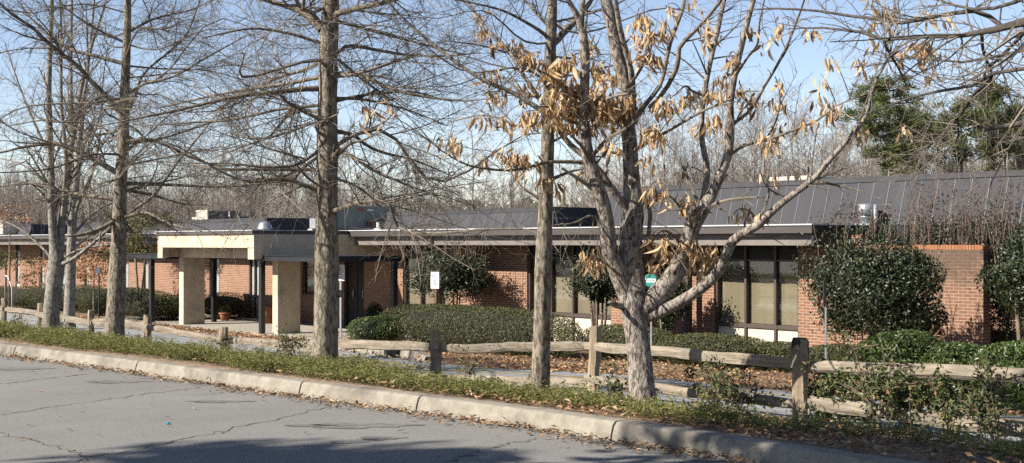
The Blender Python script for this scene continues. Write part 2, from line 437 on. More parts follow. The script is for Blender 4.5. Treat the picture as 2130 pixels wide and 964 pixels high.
nt.links.new(sky.outputs[0], tint.inputs[6]); nt.links.new(tint.outputs[2], bg.inputs[0]); nt.links.new(bg.outputs[0], wo.inputs[0])
sl = bpy.data.lights.new('sun', 'SUN'); sl.energy = 5.0; sl.angle = R(0.53); sl.color = (1.0, 0.93, 0.82)
so = bpy.data.objects.new('sun', sl); COL.objects.link(so); so.rotation_euler = sun_dir.to_track_quat('Z', 'Y').to_euler()
so.location = (-30, -10, 30)
SC.view_settings.view_transform = 'Standard'; SC.view_settings.look = 'None'
SC.view_settings.exposure = 1.33; SC.view_settings.gamma = 1.0
SC.render.engine = 'CYCLES'
SC.cycles.use_denoising = False
SC.cycles.max_bounces = 6; SC.cycles.transparent_max_bounces = 8; SC.cycles.diffuse_bounces = 2
# ================================================================== SETTING
def Z(b): return EYE - b
FD = 24.6                                   # depth of the facade line
ZF = Z(2.70)                                # floor level by the building
LOTZ = 0.03

KT = [-120, -60, -30, -18.65, -14.6, -11.2, -8.8, -6.8, -5.0, -2, 12, 60]
KDv = [2.5, 4.6, 6.05, 6.62, 6.89, 7.1, 7.30, 7.34, 7.26, 7.22, 7.2, 7.2]
def KD(t): return np.interp(t, KT, KDv)

# photo-matched mottled asphalt
def asphalt():
    m, nt, out = new_mat('aged_asphalt')
    tc = N(nt, 'ShaderNodeTexCoord')
    n1 = N(nt, 'ShaderNodeTexNoise', Scale=38, Detail=8, Roughness=0.95); L(nt, tc.outputs['Object'], n1.inputs['Vector'])
    c1 = N(nt, 'ShaderNodeValToRGB'); e = c1.color_ramp.elements
    e[0].position = 0.33; e[0].color = rgba((0.19, 0.184, 0.173)); e[1].position = 0.62; e[1].color = rgba((0.36, 0.35, 0.33)); e2 = e.new(0.76); e2.color = rgba((0.55, 0.545, 0.53))
    L(nt, n1.outputs['Fac'], c1.inputs[0])
    n2 = N(nt, 'ShaderNodeTexNoise', Scale=0.7, Detail=7, Roughness=0.7); L(nt, tc.outputs['Object'], n2.inputs['Vector'])
    mr = N(nt, 'ShaderNodeMapRange'); mr.inputs[3].default_value = 0.72; mr.inputs[4].default_value = 1.25; L(nt, n2.outputs['Fac'], mr.inputs[0])
    hs = N(nt, 'ShaderNodeHueSaturation'); L(nt, c1.outputs[0], hs.inputs['Color']); L(nt, mr.outputs[0], hs.inputs['Value'])
    # oil and damp stains
    n3 = N(nt, 'ShaderNodeTexNoise', Scale=0.33, Detail=6, Roughness=0.72, Distortion=0.4); L(nt, tc.outputs['Object'], n3.inputs['Vector'])
    m3 = N(nt, 'ShaderNodeMapRange'); m3.inputs[1].default_value = 0.61; m3.inputs[2].default_value = 0.70; m3.inputs[4].default_value = 0.6; L(nt, n3.outputs['Fac'], m3.inputs[0])
    mx = N(nt, 'ShaderNodeMix', data_type='RGBA'); L(nt, m3.outputs[0], mx.inputs['Factor']); L(nt, hs.outputs[0], mx.inputs[6]); mx.inputs[7].default_value = (0.06, 0.057, 0.055, 1)
    # cracks
    vo = N(nt, 'ShaderNodeTexVoronoi', Scale=0.28); vo.feature = 'DISTANCE_TO_EDGE'
    nz = N(nt, 'ShaderNodeTexNoise', Scale=2.5, Detail=5); L(nt, tc.outputs['Object'], nz.inputs['Vector'])
    va = N(nt, 'ShaderNodeVectorMath', operation='MULTIPLY_ADD'); L(nt, nz.outputs['Color'], va.inputs[0]); va.inputs[1].default_value = (0.22, 0.22, 0.22); L(nt, tc.outputs['Object'], va.inputs[2])
    L(nt, va.outputs[0], vo.inputs['Vector'])
    mk = N(nt, 'ShaderNodeMapRange'); mk.inputs[1].default_value = 0.002; mk.inputs[2].default_value = 0.007; mk.inputs[3].default_value = 0.14; mk.inputs[4].default_value = 0.0; L(nt, vo.outputs['Distance'], mk.inputs[0])
    mc = N(nt, 'ShaderNodeMix', data_type='RGBA'); L(nt, mk.outputs[0], mc.inputs['Factor']); L(nt, mx.outputs[2], mc.inputs[6]); mc.inputs[7].default_value = (0.09, 0.075, 0.055, 1)
    bs = N(nt, 'ShaderNodeBsdfPrincipled', Roughness=0.9); bs.inputs['Specular IOR Level'].default_value = 0.25
    L(nt, mc.outputs[2], bs.inputs['Base Color'])
    bp = N(nt, 'ShaderNodeBump', Strength=0.6, Distance=0.006); L(nt, n1.outputs['Fac'], bp.inputs['Height']); L(nt, bp.outputs[0], bs.inputs['Normal'])
    L(nt, bs.outputs[0], out.inputs[0])
    return m
M['asphalt'] = asphalt()
M['soil'] = noisy('leaf_mulch_soil', (0.15, 0.10, 0.065), (0.42, 0.29, 0.19), 16, 0.95, 0.9, 30, c3=(0.22, 0.165, 0.115), s3=0.8)
M['kerb'] = noisy('weathered_concrete_kerb', (0.30, 0.268, 0.215), (0.42, 0.38, 0.315), 9, 0.9, 0.7, 45, c3=(0.175, 0.153, 0.125), s3=1.7, bdist=0.01)
M['drive'] = noisy('concrete_drive', (0.34, 0.34, 0.335), (0.45, 0.45, 0.445), 1.2, 0.9, 0.3, 80, c3=(0.22, 0.21, 0.2), s3=0.35, bdist=0.006)
M['walk'] = noisy('concrete_walk', (0.42, 0.39, 0.33), (0.52, 0.48, 0.41), 2.0, 0.9, 0.2, 60, bdist=0.006)
M['tar'] = noisy('crack_grit', (0.13, 0.11, 0.085), (0.36, 0.32, 0.25), 5, 0.9)

def sheet(name, ts, Ds, zfun, mat, kind='structure'):
    tt, dd = np.meshgrid(ts, Ds, indexing='ij')
    zz = zfun(tt, dd)
    v = np.stack([tt, dd, zz], -1).reshape(-1, 3)
    n, m = len(ts), len(Ds)
    i = np.arange(n - 1)[:, None] * m + np.arange(m - 1)[None, :]
    q = np.stack([i, i + m, i + m + 1, i + 1], -1).reshape(-1, 4)
    base = (float(ts[len(ts) // 2]), float(Ds[len(Ds) // 2]), 0.0)
    return single_np(name, v, q, mat, base, True, True, kind=kind)

def zground(t, D):
    z = gz(t, D) - 0.0
    k = KD(t)
    return np.where(D < k + 0.1, LOTZ - 0.06, z - np.clip((k + 0.35 - D) * 2, 0, 1) * 0.02)
ts = np.concatenate([[-2500, -900, -300, -140], np.arange(-90, 14, 0.6), [20, 40, 90, 300, 900, 2500]])
Ds = np.concatenate([[-2500, -900, -300, -60, -20, 0, 3, 5], np.arange(6.0, 20, 0.15), [22, 26, 40, 80, 160, 400, 1200, 2500]])
sheet('ground', ts, Ds, zground, M['soil'])

# car park: follows the kerb
tl = np.concatenate([[-140, -100], np.arange(-70, 12, 0.7), [14, 20, 40, 80]])
uu = np.linspace(0, 1, 14)
tt, us = np.meshgrid(tl, uu, indexing='ij')
dd = -60 + (KD(tt) + 0.03 + 60) * (1 - (1 - us) ** 2.5)
v = np.stack([tt, dd, np.full_like(tt, LOTZ)], -1).reshape(-1, 3)
n, m_ = tt.shape
i = np.arange(n - 1)[:, None] * m_ + np.arange(m_ - 1)[None, :]
q = np.stack([i, i + m_, i + m_ + 1, i + 1], -1).reshape(-1, 4)
single_np('car_park', v, q, M['asphalt'], (0, 0, 0), True, kind='structure')

def strip_on(name, pts, wdt, z, mat, jitter=0.02, kind='structure'):
    """a thin painted or sealed line on the flat car park, pts in world xy"""
    P = np.asarray(pts, float)
    k = 40
    s = np.linspace(0, len(P) - 1, k); P = np.stack([np.interp(s, range(len(P)), P[:, i]) for i in (0, 1)], -1)
    P += rng.normal(0, jitter, P.shape)
    d = np.gradient(P, axis=0); d /= np.linalg.norm(d, axis=1, keepdims=True); nrm = np.stack([-d[:, 1], d[:, 0]], -1)
    ww = wdt * rng.uniform(0.4, 1.3, (k, 1))
    a = P + nrm * ww / 2; b = P - nrm * ww / 2
    v = np.concatenate([np.c_[a, np.full(k, z)], np.c_[b, np.full(k, z)]])
    q = np.array([(i, i + 1, k + i + 1, k + i) for i in range(k - 1)])
    return single_np(name, v, q, mat, (0, 0, 0), False, kind=kind)
def lotpt(x, y):
    k = (y - HOR) / (EYE - LOTZ); return ((x - 1065) / k, F / k)
for pts in ([(0, 864), (130, 845), (300, 820), (420, 806)], [(150, 962), (330, 925), (540, 880), (690, 845)], [(0, 900), (140, 935), (190, 962)],
            [(930, 962), (1010, 935), (1120, 912)], [(0, 800), (150, 782), (190, 778)]):
    strip_on('asphalt_crack', [lotpt(*p) for p in pts], 0.02, LOTZ + 0.004, M['tar'], 0.03)
# oil stain by the kerb
def blob(name, x, y, rx, ry, mat):
    c = np.array(lotpt(x, y)); k = 36
    a = np.linspace(0, 2 * np.pi, k, endpoint=False)
    rr = 1 + 0.22 * np.sin(3 * a + 1) + 0.15 * np.sin(7 * a) + rng.normal(0, 0.07, k)
    v = np.c_[c[0] + np.cos(a) * rr * rx, c[1] + np.sin(a) * rr * ry, np.full(k, LOTZ + 0.004)]
    me = bpy.data.meshes.new(name); me.from_pydata((v - np.r_[c, 0]).tolist(), [], [tuple(range(k))])
    o = link_mesh(name, me, mat, None, (c[0], c[1], 0), False); o['kind'] = 'structure'
M['oil'] = noisy('oil_stain', (0.17, 0.16, 0.147), (0.27, 0.26, 0.245), 9, 0.75)
for x, y, rx, ry in ((745, 886, 0.42, 0.16), (640, 886, 0.2, 0.06), (790, 912, 0.16, 0.1), (720, 921, 0.13, 0.06), (35, 768, 0.35, 0.16), (240, 795, 0.3, 0.14), (455, 836, 0.28, 0.1)):
    blob('asphalt_stain', x, y, rx, ry, M['oil'])

# kerb along the car park, one run with joints
def kerb_run(name, tlist, Dfun, top, bot, mat, wid=0.17):
    prof = [(-0.035, 'b'), (-0.02, 0.35), (0.0, 0.8), (0.02, 0.96), (0.045, 1.0), (wid, 1.0), (wid + 0.005, 'b')]
    tl = []
    for a, b in zip(tlist[:-1], tlist[1:]):
        n = max(2, int((b - a) / 0.25)); tl += [(a + (b - a) * j / n, j == 0) for j in range(n)]
    vs = []; fs = []; m = len(prof)
    rows = []
    for t, joint in tl:
        rows.append((t, 0.0))
        if joint: rows[-1] = (t - 0.012, 0.0); rows += [(t - 0.010, 0.012), (t + 0.010, 0.012), (t + 0.012, 0.0)]
    for t, dip in rows:
        D0 = float(Dfun(t)); zt = float(top(t)); zb = float(bot(t))
        wob = 0.006 * math.sin(t * 2.1) + 0.004 * math.sin(t * 5.3 + 1)
        for d, f in prof:
            z = zb - 0.05 if f == 'b' else zb + (zt - zb) * f - dip
            vs.append((t, D0 + d + wob + (dip if d < wid - 0.01 else 0), z))
    for i in range(len(rows) - 1):
        for j in range(m - 1):
            fs.append((i * m + j, (i + 1) * m + j, (i + 1) * m + j + 1, i * m + j + 1))
    mb = MB(); mb.add(vs, fs, False)
    tb = tlist[len(tlist) // 2]
    return single(name, mb, mat, (tb, float(Dfun(tb)), float(bot(tb))), kind='structure')
kerb_run('kerb', [-90, -60, -40, -32, -26, -21.4, -18.2, -14.9, -11.6, -9.8, -7.42, -4.4, -1.3, 2, 5, 10], KD, lambda t: EYE - 1.37, lambda t: LOTZ, M['kerb'])

# drive behind the fence, its far kerb and yellow line
tdr = np.concatenate([np.arange(-90, 12, 0.8), [16, 30, 60]])
sheet('driveway', tdr, np.array([10.25, 10.6, 10.9, 11.35, 12.0, 12.6, 13.4, 14.3, 15.2]), lambda t, D: gz(t, D) + 0.012, M['drive'])
v = []
tq = np.arange(-60, 4, 0.8)
yl = np.concatenate([np.stack([tq, np.full_like(tq, d), gz(tq, np.full_like(tq, d)) + 0.017], -1) for d in (14.32, 14.42)])
n = len(tq); single_np('yellow_line', yl, np.array([(i, i + 1, n + i + 1, n + i) for i in range(n - 1)]), M['yellow'], (-20, 14.4, 0), kind='structure')
tk = T(905, 15.25)
kerb_run('driveway_kerb', [T(640, 15.25), -22.4, tk], lambda t: 15.22,
         lambda t: gzf(t, 15.2) + 0.01 + 0.19 * min(1, max(0.05, (tk - t) / 0.7)), lambda t: gzf(t, 15.2), M['kerb'], 0.2)
sheet('entrance_walk', np.arange(-47, -29.4, 1.0), np.array([19.5, 20.5, 22, 23.3, 24.58]), lambda t, D: 0 * t + ZF + 0.012, M['walk'])

# ================================================================== BUILDING
B = thing('school_building', (T(1065, FD), FD, ZF), 'long low brick building with dark metal roof and brown window bays', 'building')
def wall(x0, x1, D=FD, zt=Z(-0.20), zb=ZF - 0.1, thick=0.28, mat='brick', label=None):
    mb = MB().box(T(x0, D), T(x1, D), D, D + thick, zb, zt)
    return part('brick_wall', mb, M[mat], B, label)
slots = [(-14, 1), (32, 42), (83, 93), (122, 136), (175, 189), (256, 268), (297, 309), (435, 457), (518, 542)]
edges = [-120] + [e for s in slots for e in s]
for a, b in zip(edges[0::2], edges[1::2]): wall(a, b)
wall(542, 628); wall(700, 715); wall(757, 838)
wall(628.3, 699.7, zt=Z(1.75), D=FD + 0.004)
wall(935, 1096); wall(1271, 1297); wall(1440, 1485); wall(1661, 1792)
wall(1297, 1440, D=26.1, thick=0.2)
# return walls of the door recess
for x, s in ((1297, -1), (1440, 1)):
    t = T(x, FD)
    part('brick_wall', MB().box(min(t, t + s * 0.25), max(t, t + s * 0.25), FD + 0.285, 26.3, ZF - 0.1, Z(-0.2)), M['brick'], B)
part('brick_wall', MB().box(T(1408, FD), T(1424, FD), FD + 0.002, FD + 0.3, ZF - 0.1, Z(-0.2)), M['brick'], B)

def bay(x0, x1, mull, blind='blind', sill=1.87, head=0.38, sun=True, D=FD, panel=True, rec=0.10, bo=0.085):
    """window bay: frame with mullions (the part), glass, blinds, transom panels and spandrel panels below the sill"""
    t0, t1 = T(x0, D), T(x1, D)
    d0 = D + rec
    fr = MB()
    ms = [t0] + [T(x, D) for x in mull] + [t1]
    hw = 0.032
    for i, t in enumerate(ms):
        a, b = t - hw, t + hw
        if i == 0: a, b = t + 0.002, t + 2 * hw
        if i == len(ms) - 1: a, b = t - 2 * hw, t - 0.002
        fr.box(a, b, d0 - 0.05, d0 + 0.10, ZF - 0.05, Z(-0.1))
    for i in range(len(ms) - 1):
        a = ms[i] + (2 * hw if i == 0 else hw); b = ms[i + 1] - (2 * hw if i == len(ms) - 2 else hw)
        fr.box(a, b, d0 - 0.045, d0 + 0.095, Z(sill) - 0.09, Z(sill))
        fr.box(a, b, d0 - 0.03, d0 + 0.09, Z(head) - 0.025, Z(head) + 0.025)
    win = part('window', fr, M['bronze'], B)
    for i in range(len(ms) - 1):
        a, b = ms[i] + 0.02, ms[i + 1] - 0.02
        part('transom', MB().box(a, b, d0 + 0.02, d0 + 0.04, Z(head), Z(0.03)), M['transom'], win)
        part('pane', MB().box(a, b, d0 + 0.012, d0 + 0.018, Z(sill), Z(head)), M['glass'], win)
        # blind hangs a little irregularly behind the glass
        bl = MB(); nseg = 6
        g = 0.055 if i == 0 else 0.03
        xs = np.linspace(a + g, b - 0.02, nseg + 1)
        dz = rng.normal(0, 0.006, nseg + 1)
        vs = [(x, d0 + bo + dz[j], z) for j, x in enumerate(xs) for z in (Z(sill) + 0.01, Z(head))]
        bl.add(vs, [(2 * j, 2 * j + 2, 2 * j + 3, 2 * j + 1) for j in range(nseg)])
        part('blind', bl, M[blind], win)
        if panel:
            part('spandrel', MB().box(a, b, d0 - 0.0, d0 + 0.04, ZF - 0.05, Z(sill) - 0.085), M['cream'], win)
    # dark room lining behind
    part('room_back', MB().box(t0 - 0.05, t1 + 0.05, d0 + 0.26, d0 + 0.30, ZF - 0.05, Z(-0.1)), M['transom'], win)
    return win
bay(838, 935, [872, 908]); bay(1096, 1271, [1143, 1188, 1232]); bay(1485, 1661, [1547, 1609])
for k, (a, b) in enumerate(slots):
    bay(a, b, [a + (b - a) * 0.45] if b - a > 15 else [], 'white_blind', rec=0.056, bo=0.035)
bay(628.5, 699.5, [664], 'blind', panel=False, sill=1.72)
# entrance door pair under the canopy
t0, t1 = T(715, FD), T(757, FD)
dr = MB()
dr.box(t0, t0 + 0.06, FD + 0.1, FD + 0.2, ZF, Z(-0.1)); dr.box(t1 - 0.06, t1, FD + 0.1, FD + 0.2, ZF, Z(-0.1)); dr.box((t0 + t1) / 2 - 0.03, (t0 + t1) / 2 + 0.03, FD + 0.1, FD + 0.2, ZF, Z(0.5))
dr.box(t0 + 0.06, t1 - 0.06, FD + 0.11, FD + 0.19, Z(0.55), Z(0.45)); dr.box(t0 + 0.06, t1 - 0.06, FD + 0.14, FD + 0.17, Z(0.45), Z(-0.1))
dd_ = part('door', dr, M['black'], B)
for a, b in ((t0 + 0.06, (t0 + t1) / 2 - 0.03), ((t0 + t1) / 2 + 0.03, t1 - 0.06)):
    part('door_leaf', MB().box(a + 0.005, b - 0.005, FD + 0.12, FD + 0.165, ZF + 0.03, Z(0.55)), M['transom'], dd_)
    part('handle', MB().box(b - 0.12, b - 0.09, FD + 0.06, FD + 0.115, ZF + 0.95, ZF + 1.2), M['galv'], dd_)
# side door in the recess
t0 = T(1330, 26.1); dr = MB().box(t0, t0 + 1.0, 26.03, 26.09, ZF, ZF + 2.1)
sd = part('door', dr, M['transom'], B); part('handle', MB().box(t0 + 0.88, t0 + 0.93, 25.97, 26.03, ZF + 1.0, ZF + 1.12), M['galv'], sd)

# eaves: fascia, dark soffit, taupe lower band
tE0, tE1 = T(-140, 23.4), T(1691, 23.4)
part('fascia', MB().box(tE0, tE1, 23.36, 23.44, Z(-0.235), Z(-0.40)), M['fascia'], B)
part('flashing', MB().box(tE0, tE1 + 0.02, 23.33, 23.9, Z(-0.402), Z(-0.432)), M['flashing'], B)
part('eave_band', MB().box(tE0, tE1 - 0.1, 23.56, 23.64, Z(0.03), Z(-0.23)), M['band'], B)
part('soffit', MB().box(tE0, tE1 - 0.12, 23.642, FD + 0.25, Z(-0.01), Z(-0.05)), M['soffit'], B)
part('fascia', MB().box(tE1 - 0.08, tE1, 23.442, 25.83, Z(0.02), Z(-0.40)), M['black'], B)  # eave end face coloured black for the shade on it
t = T(896, 23.5); part('downspout', MB().box(t - 0.04, t + 0.04, 23.45, 23.555, Z(0.1), Z(-0.236)), M['bronze'], B)
t = T(1430, 24.3); part('eave_post', MB().box(t - 0.07, t + 0.07, 24.23, 24.37, ZF, Z(0.0)), M['bronze'], B)
# flat roof deck and the recessed right-hand end
part('roof', MB().box(tE0, tE1 - 0.1, 23.92, 46, Z(-0.36), Z(-0.42)).box(tE1 - 0.098, T(2300, 26), 25.92, 46, Z(-0.36), Z(-0.42)), M['membrane'], B)
part('brick_wall', MB().box(T(1700, 27.5), T(2300, 27.5), 27.5, 27.8, ZF - 0.1, Z(-0.35)), M['brick'], B)
part('brick_wall', MB().box(tE0, T(2300, 27.5), 45.6, 45.9, ZF - 0.1, Z(-0.35)), M['brick'], B)
part('fascia', MB().box(tE1 - 0.078, T(2300, 26.2), 25.84, 25.915, Z(-0.03), Z(-0.426)), M['black'], B)  # black stands in for the shade on the set-back fascia
part('soffit', MB().box(tE1 - 0.078, T(2300, 26.2), 25.917, 27.49, Z(-0.05), Z(-0.08)), M['soffit'], B)

def metal_roof():
    m, nt, out = new_mat('grey_metal_roof')
    tc = N(nt, 'ShaderNodeTexCoord')
    wv = N(nt, 'ShaderNodeTexWave', Scale=1.0); wv.wave_type = 'BANDS'; wv.bands_direction = 'X'
    mp = N(nt, 'ShaderNodeMapping'); mp.inputs['Scale'].default_value = (3.2, 1, 1); L(nt, tc.outputs['Object'], mp.inputs[0]); L(nt, mp.outputs[0], wv.inputs['Vector'])
    no = N(nt, 'ShaderNodeTexNoise', Scale=1.2, Detail=4); m2 = N(nt, 'ShaderNodeMapping'); m2.inputs['Scale'].default_value = (3.5, 0.3, 0.3); L(nt, tc.outputs['Object'], m2.inputs[0]); L(nt, m2.outputs[0], no.inputs['Vector'])
    cr = N(nt, 'ShaderNodeValToRGB'); cr.color_ramp.elements[0].position = 0.35; cr.color_ramp.elements[0].color = rgba((0.068, 0.068, 0.077)); cr.color_ramp.elements[1].position = 0.7; cr.color_ramp.elements[1].color = rgba((0.088, 0.088, 0.098)); L(nt, no.outputs['Fac'], cr.inputs[0])
    bs = N(nt, 'ShaderNodeBsdfPrincipled', Roughness=0.75, Metallic=0.0); bs.inputs['Specular IOR Level'].default_value = 0.12
    L(nt, cr.outputs[0], bs.inputs['Base Color'])
    bp = N(nt, 'ShaderNodeBump', Strength=0.45, Distance=0.008); L(nt, wv.outputs['Fac'], bp.inputs['Height']); L(nt, bp.outputs[0], bs.inputs['Normal'])
    L(nt, bs.outputs[0], out.inputs[0]); return m
M['metal'] = metal_roof()
M['seam'] = noisy('bright_seam', (0.10, 0.10, 0.11), (0.185, 0.185, 0.195), 1.5, 0.6, stretch=(3, 1, 1))
M['cap'] = noisy('roof_cap', (0.058, 0.056, 0.06), (0.075, 0.072, 0.078), 2, 0.5)

def mansard(ta, tb, Db, Dt, bb, bt, Dback, hipl=0.0, hipr=0.0, seam=0.42):
    """sloping standing-seam screen: front slope, end slopes, flat top; seams modelled on front and right end"""
    mb = MB(); sm = MB()
    zb, zt = Z(bb), Z(bt)
    v = [(ta, Db, zb), (tb, Db, zb), (tb - hipr, Dt, zt), (ta + hipl, Dt, zt),
         (ta, Dback, zb), (tb, Dback, zb), (tb - hipr, Dback - (Dt - Db), zt), (ta + hipl, Dback - (Dt - Db), zt)]
    mb.add(v, [(0, 1, 2, 3), (1, 5, 6, 2), (5, 4, 7, 6), (4, 0, 3, 7), (3, 2, 6, 7)])
    nrm = np.array([0, -(zt - zb), (Dt - Db)]); nrm = nrm / np.linalg.norm(nrm)
    for t in np.arange(ta + seam * 0.5, tb, seam):
        f0 = max(0, (ta + 0.0 - t) / 1 if False else 0)
        # clip the seam against the hips
        lim = 1.0
        if hipl > 0 and t < ta + hipl: lim = min(lim, (t - ta) / hipl)
        if hipr > 0 and t > tb - hipr: lim = min(lim, (tb - t) / hipr)
        if lim < 0.05: continue
        p0 = np.array([t, Db, zb]); p1 = np.array([t, Db + (Dt - Db) * lim, zb + (zt - zb) * lim])
        h = 0.009; ww = 0.010
        vs = [p + np.array([s * ww, 0, 0]) + nrm * hh for p in (p0, p1) for s in (-1, 1) for hh in (0.001, h)]
        sm.add(vs, [(0, 1, 5, 4), (2, 6, 7, 3), (1, 3, 7, 5), (0, 2, 3, 1), (4, 5, 7, 6)])
    if Dback - Db > 1:
        nr = np.array([(zt - zb), 0, hipr]); nr = nr / np.linalg.norm(nr)
        for d in np.arange(Db + 0.25, Dback, seam * 0.45):
            lim = min(1.0, (d - Db) / max(1e-3, Dt - Db))
            p0 = np.array([tb, d, zb]); p1 = np.array([tb - hipr * lim, d, zb + (zt - zb) * lim])
            vs = [p + np.array([0, s * 0.012, 0]) + nr * hh for p in (p0, p1) for s in (-1, 1) for hh in (0.001, 0.03)]
            mb.add(vs, [(0, 1, 5, 4), (2, 6, 7, 3), (1, 3, 7, 5), (0, 2, 3, 1), (4, 5, 7, 6)])
    r = part('mansard_roof', mb, M['metal'], B)
    part('seam', sm, M['seam'], r)
    part('ridge_cap', MB().box(ta + hipl - 0.02, tb - hipr + 0.02, Dt - 0.05, Dback - (Dt - Db) + 0.05, zt + 0.002, zt + 0.035)
         .box(ta + hipl, tb - hipr + 0.02, Dt - 0.055, Dt - 0.02, zt - 0.09, zt + 0.0), M['cap'], r)
    return r
mansard(T(1238, 26.35), T(2330, 26.35), 26.35, 26.7, -0.425, -1.535, 32, hipl=0.35)
mansard(T(795, 25.55), T(1150, 25.55), 25.55, 25.8, -0.425, -1.03, 31, hipr=0.25)
mansard(T(262, 25.55), T(548, 25.55), 25.55, 25.8, -0.425, -0.96, 31, hipr=0.25)
mansard(T(-80, 25.55), T(60, 25.55), 25.55, 25.8, -0.425, -0.98, 30, hipr=0.25)
mansard(T(150, 25.55), T(222, 25.55), 25.55, 25.8, -0.425, -0.98, 28.5, hipr=0.25)

# screen wall at the end of the facade
tw0, tw1 = T(1796, FD), T(2046, FD)
SW = thing('brick_screen_wall', ((tw0 + tw1) / 2, FD, ZF), 'free-standing brick wall with stained upper courses beside the big holly bush', 'wall')
part('wall_body', MB().box(tw0, tw1, FD - 0.012, FD + 0.26, ZF - 0.1, Z(0.125)), M['brick_stained'], SW)
cp = MB(); nb = 44
for i in range(nb):
    a = tw0 + (tw1 - tw0) * i / nb; b = tw0 + (tw1 - tw0) * (i + 1) / nb
    cp.box(a + 0.005, b - 0.004, FD - 0.014 - 0.004 * rng.random(), FD + 0.262, Z(0.125) + 0.008, Z(0.02) + 0.004 * rng.random())
part('coping', cp, M['coping'], SW)

# ------------------------------------------------------------------ entrance canopy
DC = 20.0
tl_, tr_ = T(328, DC), T(528, DC)
CN = thing('entrance_canopy', ((tl_ + tr_) / 2, DC, ZF), 'cream stucco entrance porch on two fin columns with a flat roof', 'canopy')
part('roof', MB().box(tl_ - 0.02, tr_ + 0.02, DC - 0.06, 23.3, Z(-0.30), Z(-0.395)), M['fascia'], CN)
part('flashing', MB().box(tl_ - 0.03, tr_ + 0.03, DC - 0.08, 23.32, Z(-0.397), Z(-0.42)), M['flashing'], CN)
lw = 0.36
poly = [(tl_, Z(-0.30)), (tl_, Z(0.457)), (tl_ + lw, Z(0.457)), (tl_ + lw, Z(0.11)), (tr_ - lw, Z(0.11)), (tr_ - lw, Z(0.457)), (tr_, Z(0.457)), (tr_, Z(-0.30))]
part('front_beam', MB().prism(poly, 1, DC, DC + 0.24), M['stucco'], CN)
part('joint', MB().box(T(411, DC) - 0.008, T(411, DC) + 0.008, DC - 0.004, DC + 0.01, Z(0.109), Z(-0.30)).box(T(470, DC) - 0.008, T(470, DC) + 0.008, DC - 0.004, DC + 0.01, Z(0.109), Z(-0.30)), M['tar'], CN)
part('back_beam', MB().box(tl_ + 0.3, tr_ - 0.3, 20.67, 20.95, Z(0.45), Z(-0.28)), M['stucco'], CN)
for t in (tl_, tr_ - 0.24):
    part('side_beam', MB().box(t, t + 0.24, DC + 0.242, 24.55, Z(0.43), Z(-0.30)), M['stucco'], CN)
for x in (373, 567):
    t = T(x, 20.67)
    part('column', MB().bbox(t, t + 0.31, 20.66, 21.45, ZF - 0.02, Z(0.449), 0.012), M['stucco'], CN)
# covered walkway
WK = thing('covered_walkway', (T(545, 20.4), 20.4, ZF), 'thin dark flat walkway roof on slim black posts by the entrance', 'walkway')
tw_a, tw_b = T(258, 20.3), T(836, 22.53)
wr = MB()
for a_, b_, d_ in ((tw_a, tl_ - 0.03, 20.3), (tl_ - 0.03, tr_ - 0.36, 21.5), (tr_ - 0.36, tw_b, 20.3)):
    wr.box(a_, b_, d_, 22.5, Z(0.50), Z(0.36)).box(a_ - (0.03 if a_ == tw_a else 0), b_ + (0.03 if b_ == tw_b else 0), d_ - 0.03, 22.53, Z(0.358), Z(0.335))
part('roof', wr, M['darkroof'], WK)
for x, D in ((316, 20.42), (545, 20.42), (820, 22.2), (445, 22.2)):
    t = T(x, D); part('post', MB().box(t - 0.075, t + 0.075, D - 0.07, D + 0.07, ZF - 0.02, Z(0.49)), M['black'], WK)

# ------------------------------------------------------------------ rooftop plant
ZR = Z(-0.42)
def roof_unit(name, x, D, wd, dp, h, label, cat, casing, front=None, extra=None, z=ZR, group=None):
    t0 = T(x, D)
    o = thing(name, (t0 + wd / 2, D + dp / 2, z), label, cat, group)
    part('base_rail', MB().box(t0 - 0.03, t0 + wd + 0.03, D - 0.03, D + dp + 0.03, z, z + 0.09), M['black'], o)
    part('casing', MB().bbox(t0, t0 + wd, D, D + dp, z + 0.09, z + h, 0.015), M[casing], o)
    # seams, louvres
    lv = MB()
    for j in range(5): lv.box(t0 + wd + 0.002, t0 + wd + 0.012, D + dp * 0.62, D + dp * 0.93, z + 0.2 + j * 0.08, z + 0.235 + j * 0.08)
    part('louvre', lv, M['greyprint'], o)
    part('panel', MB().box(t0 + wd + 0.001, t0 + wd + 0.014, D + dp * 0.05, D + dp * 0.47, z + 0.15, z + h - 0.08), M[casing], o)
    if front: part('front_panel', MB().bbox(t0 - 0.02, t0 + wd + 0.02, D - 0.08, D - 0.002, z + 0.09, z + h + 0.02, 0.012), M[front], o)
    if extra: extra(o, t0, D, wd, dp, h, z)
    return o
def exA(o, t0, D, wd, dp, h, z):
    part('filter_box', MB().bbox(t0 - 0.75, t0 - 0.35, D + 0.1, D + 0.5, z, z + 0.72, 0.02), M['hvac_white'], o)
    part('side_panel', MB().box(t0 + wd + 0.016, t0 + wd + 0.2, D + dp - 0.2, D + dp + 0.25, z, z + 0.75), M['hvac'], o)
    part('pipe', MB().tube([(t0 + wd + 0.1, D + 0.9, z), (t0 + wd + 0.1, D + 0.9, z + 0.95)], 0.035), M['galv'], o)
roof_unit('rooftop_unit', 411, 26.6, 1.0, 1.5, 0.98, 'air conditioner coloured cream on its lit front and tan on its shaded side, above the entrance canopy roof', 'roof unit', 'hvac_shaded', 'hvac_white', exA)  # sunlit front and shaded side are put into the two casing colours
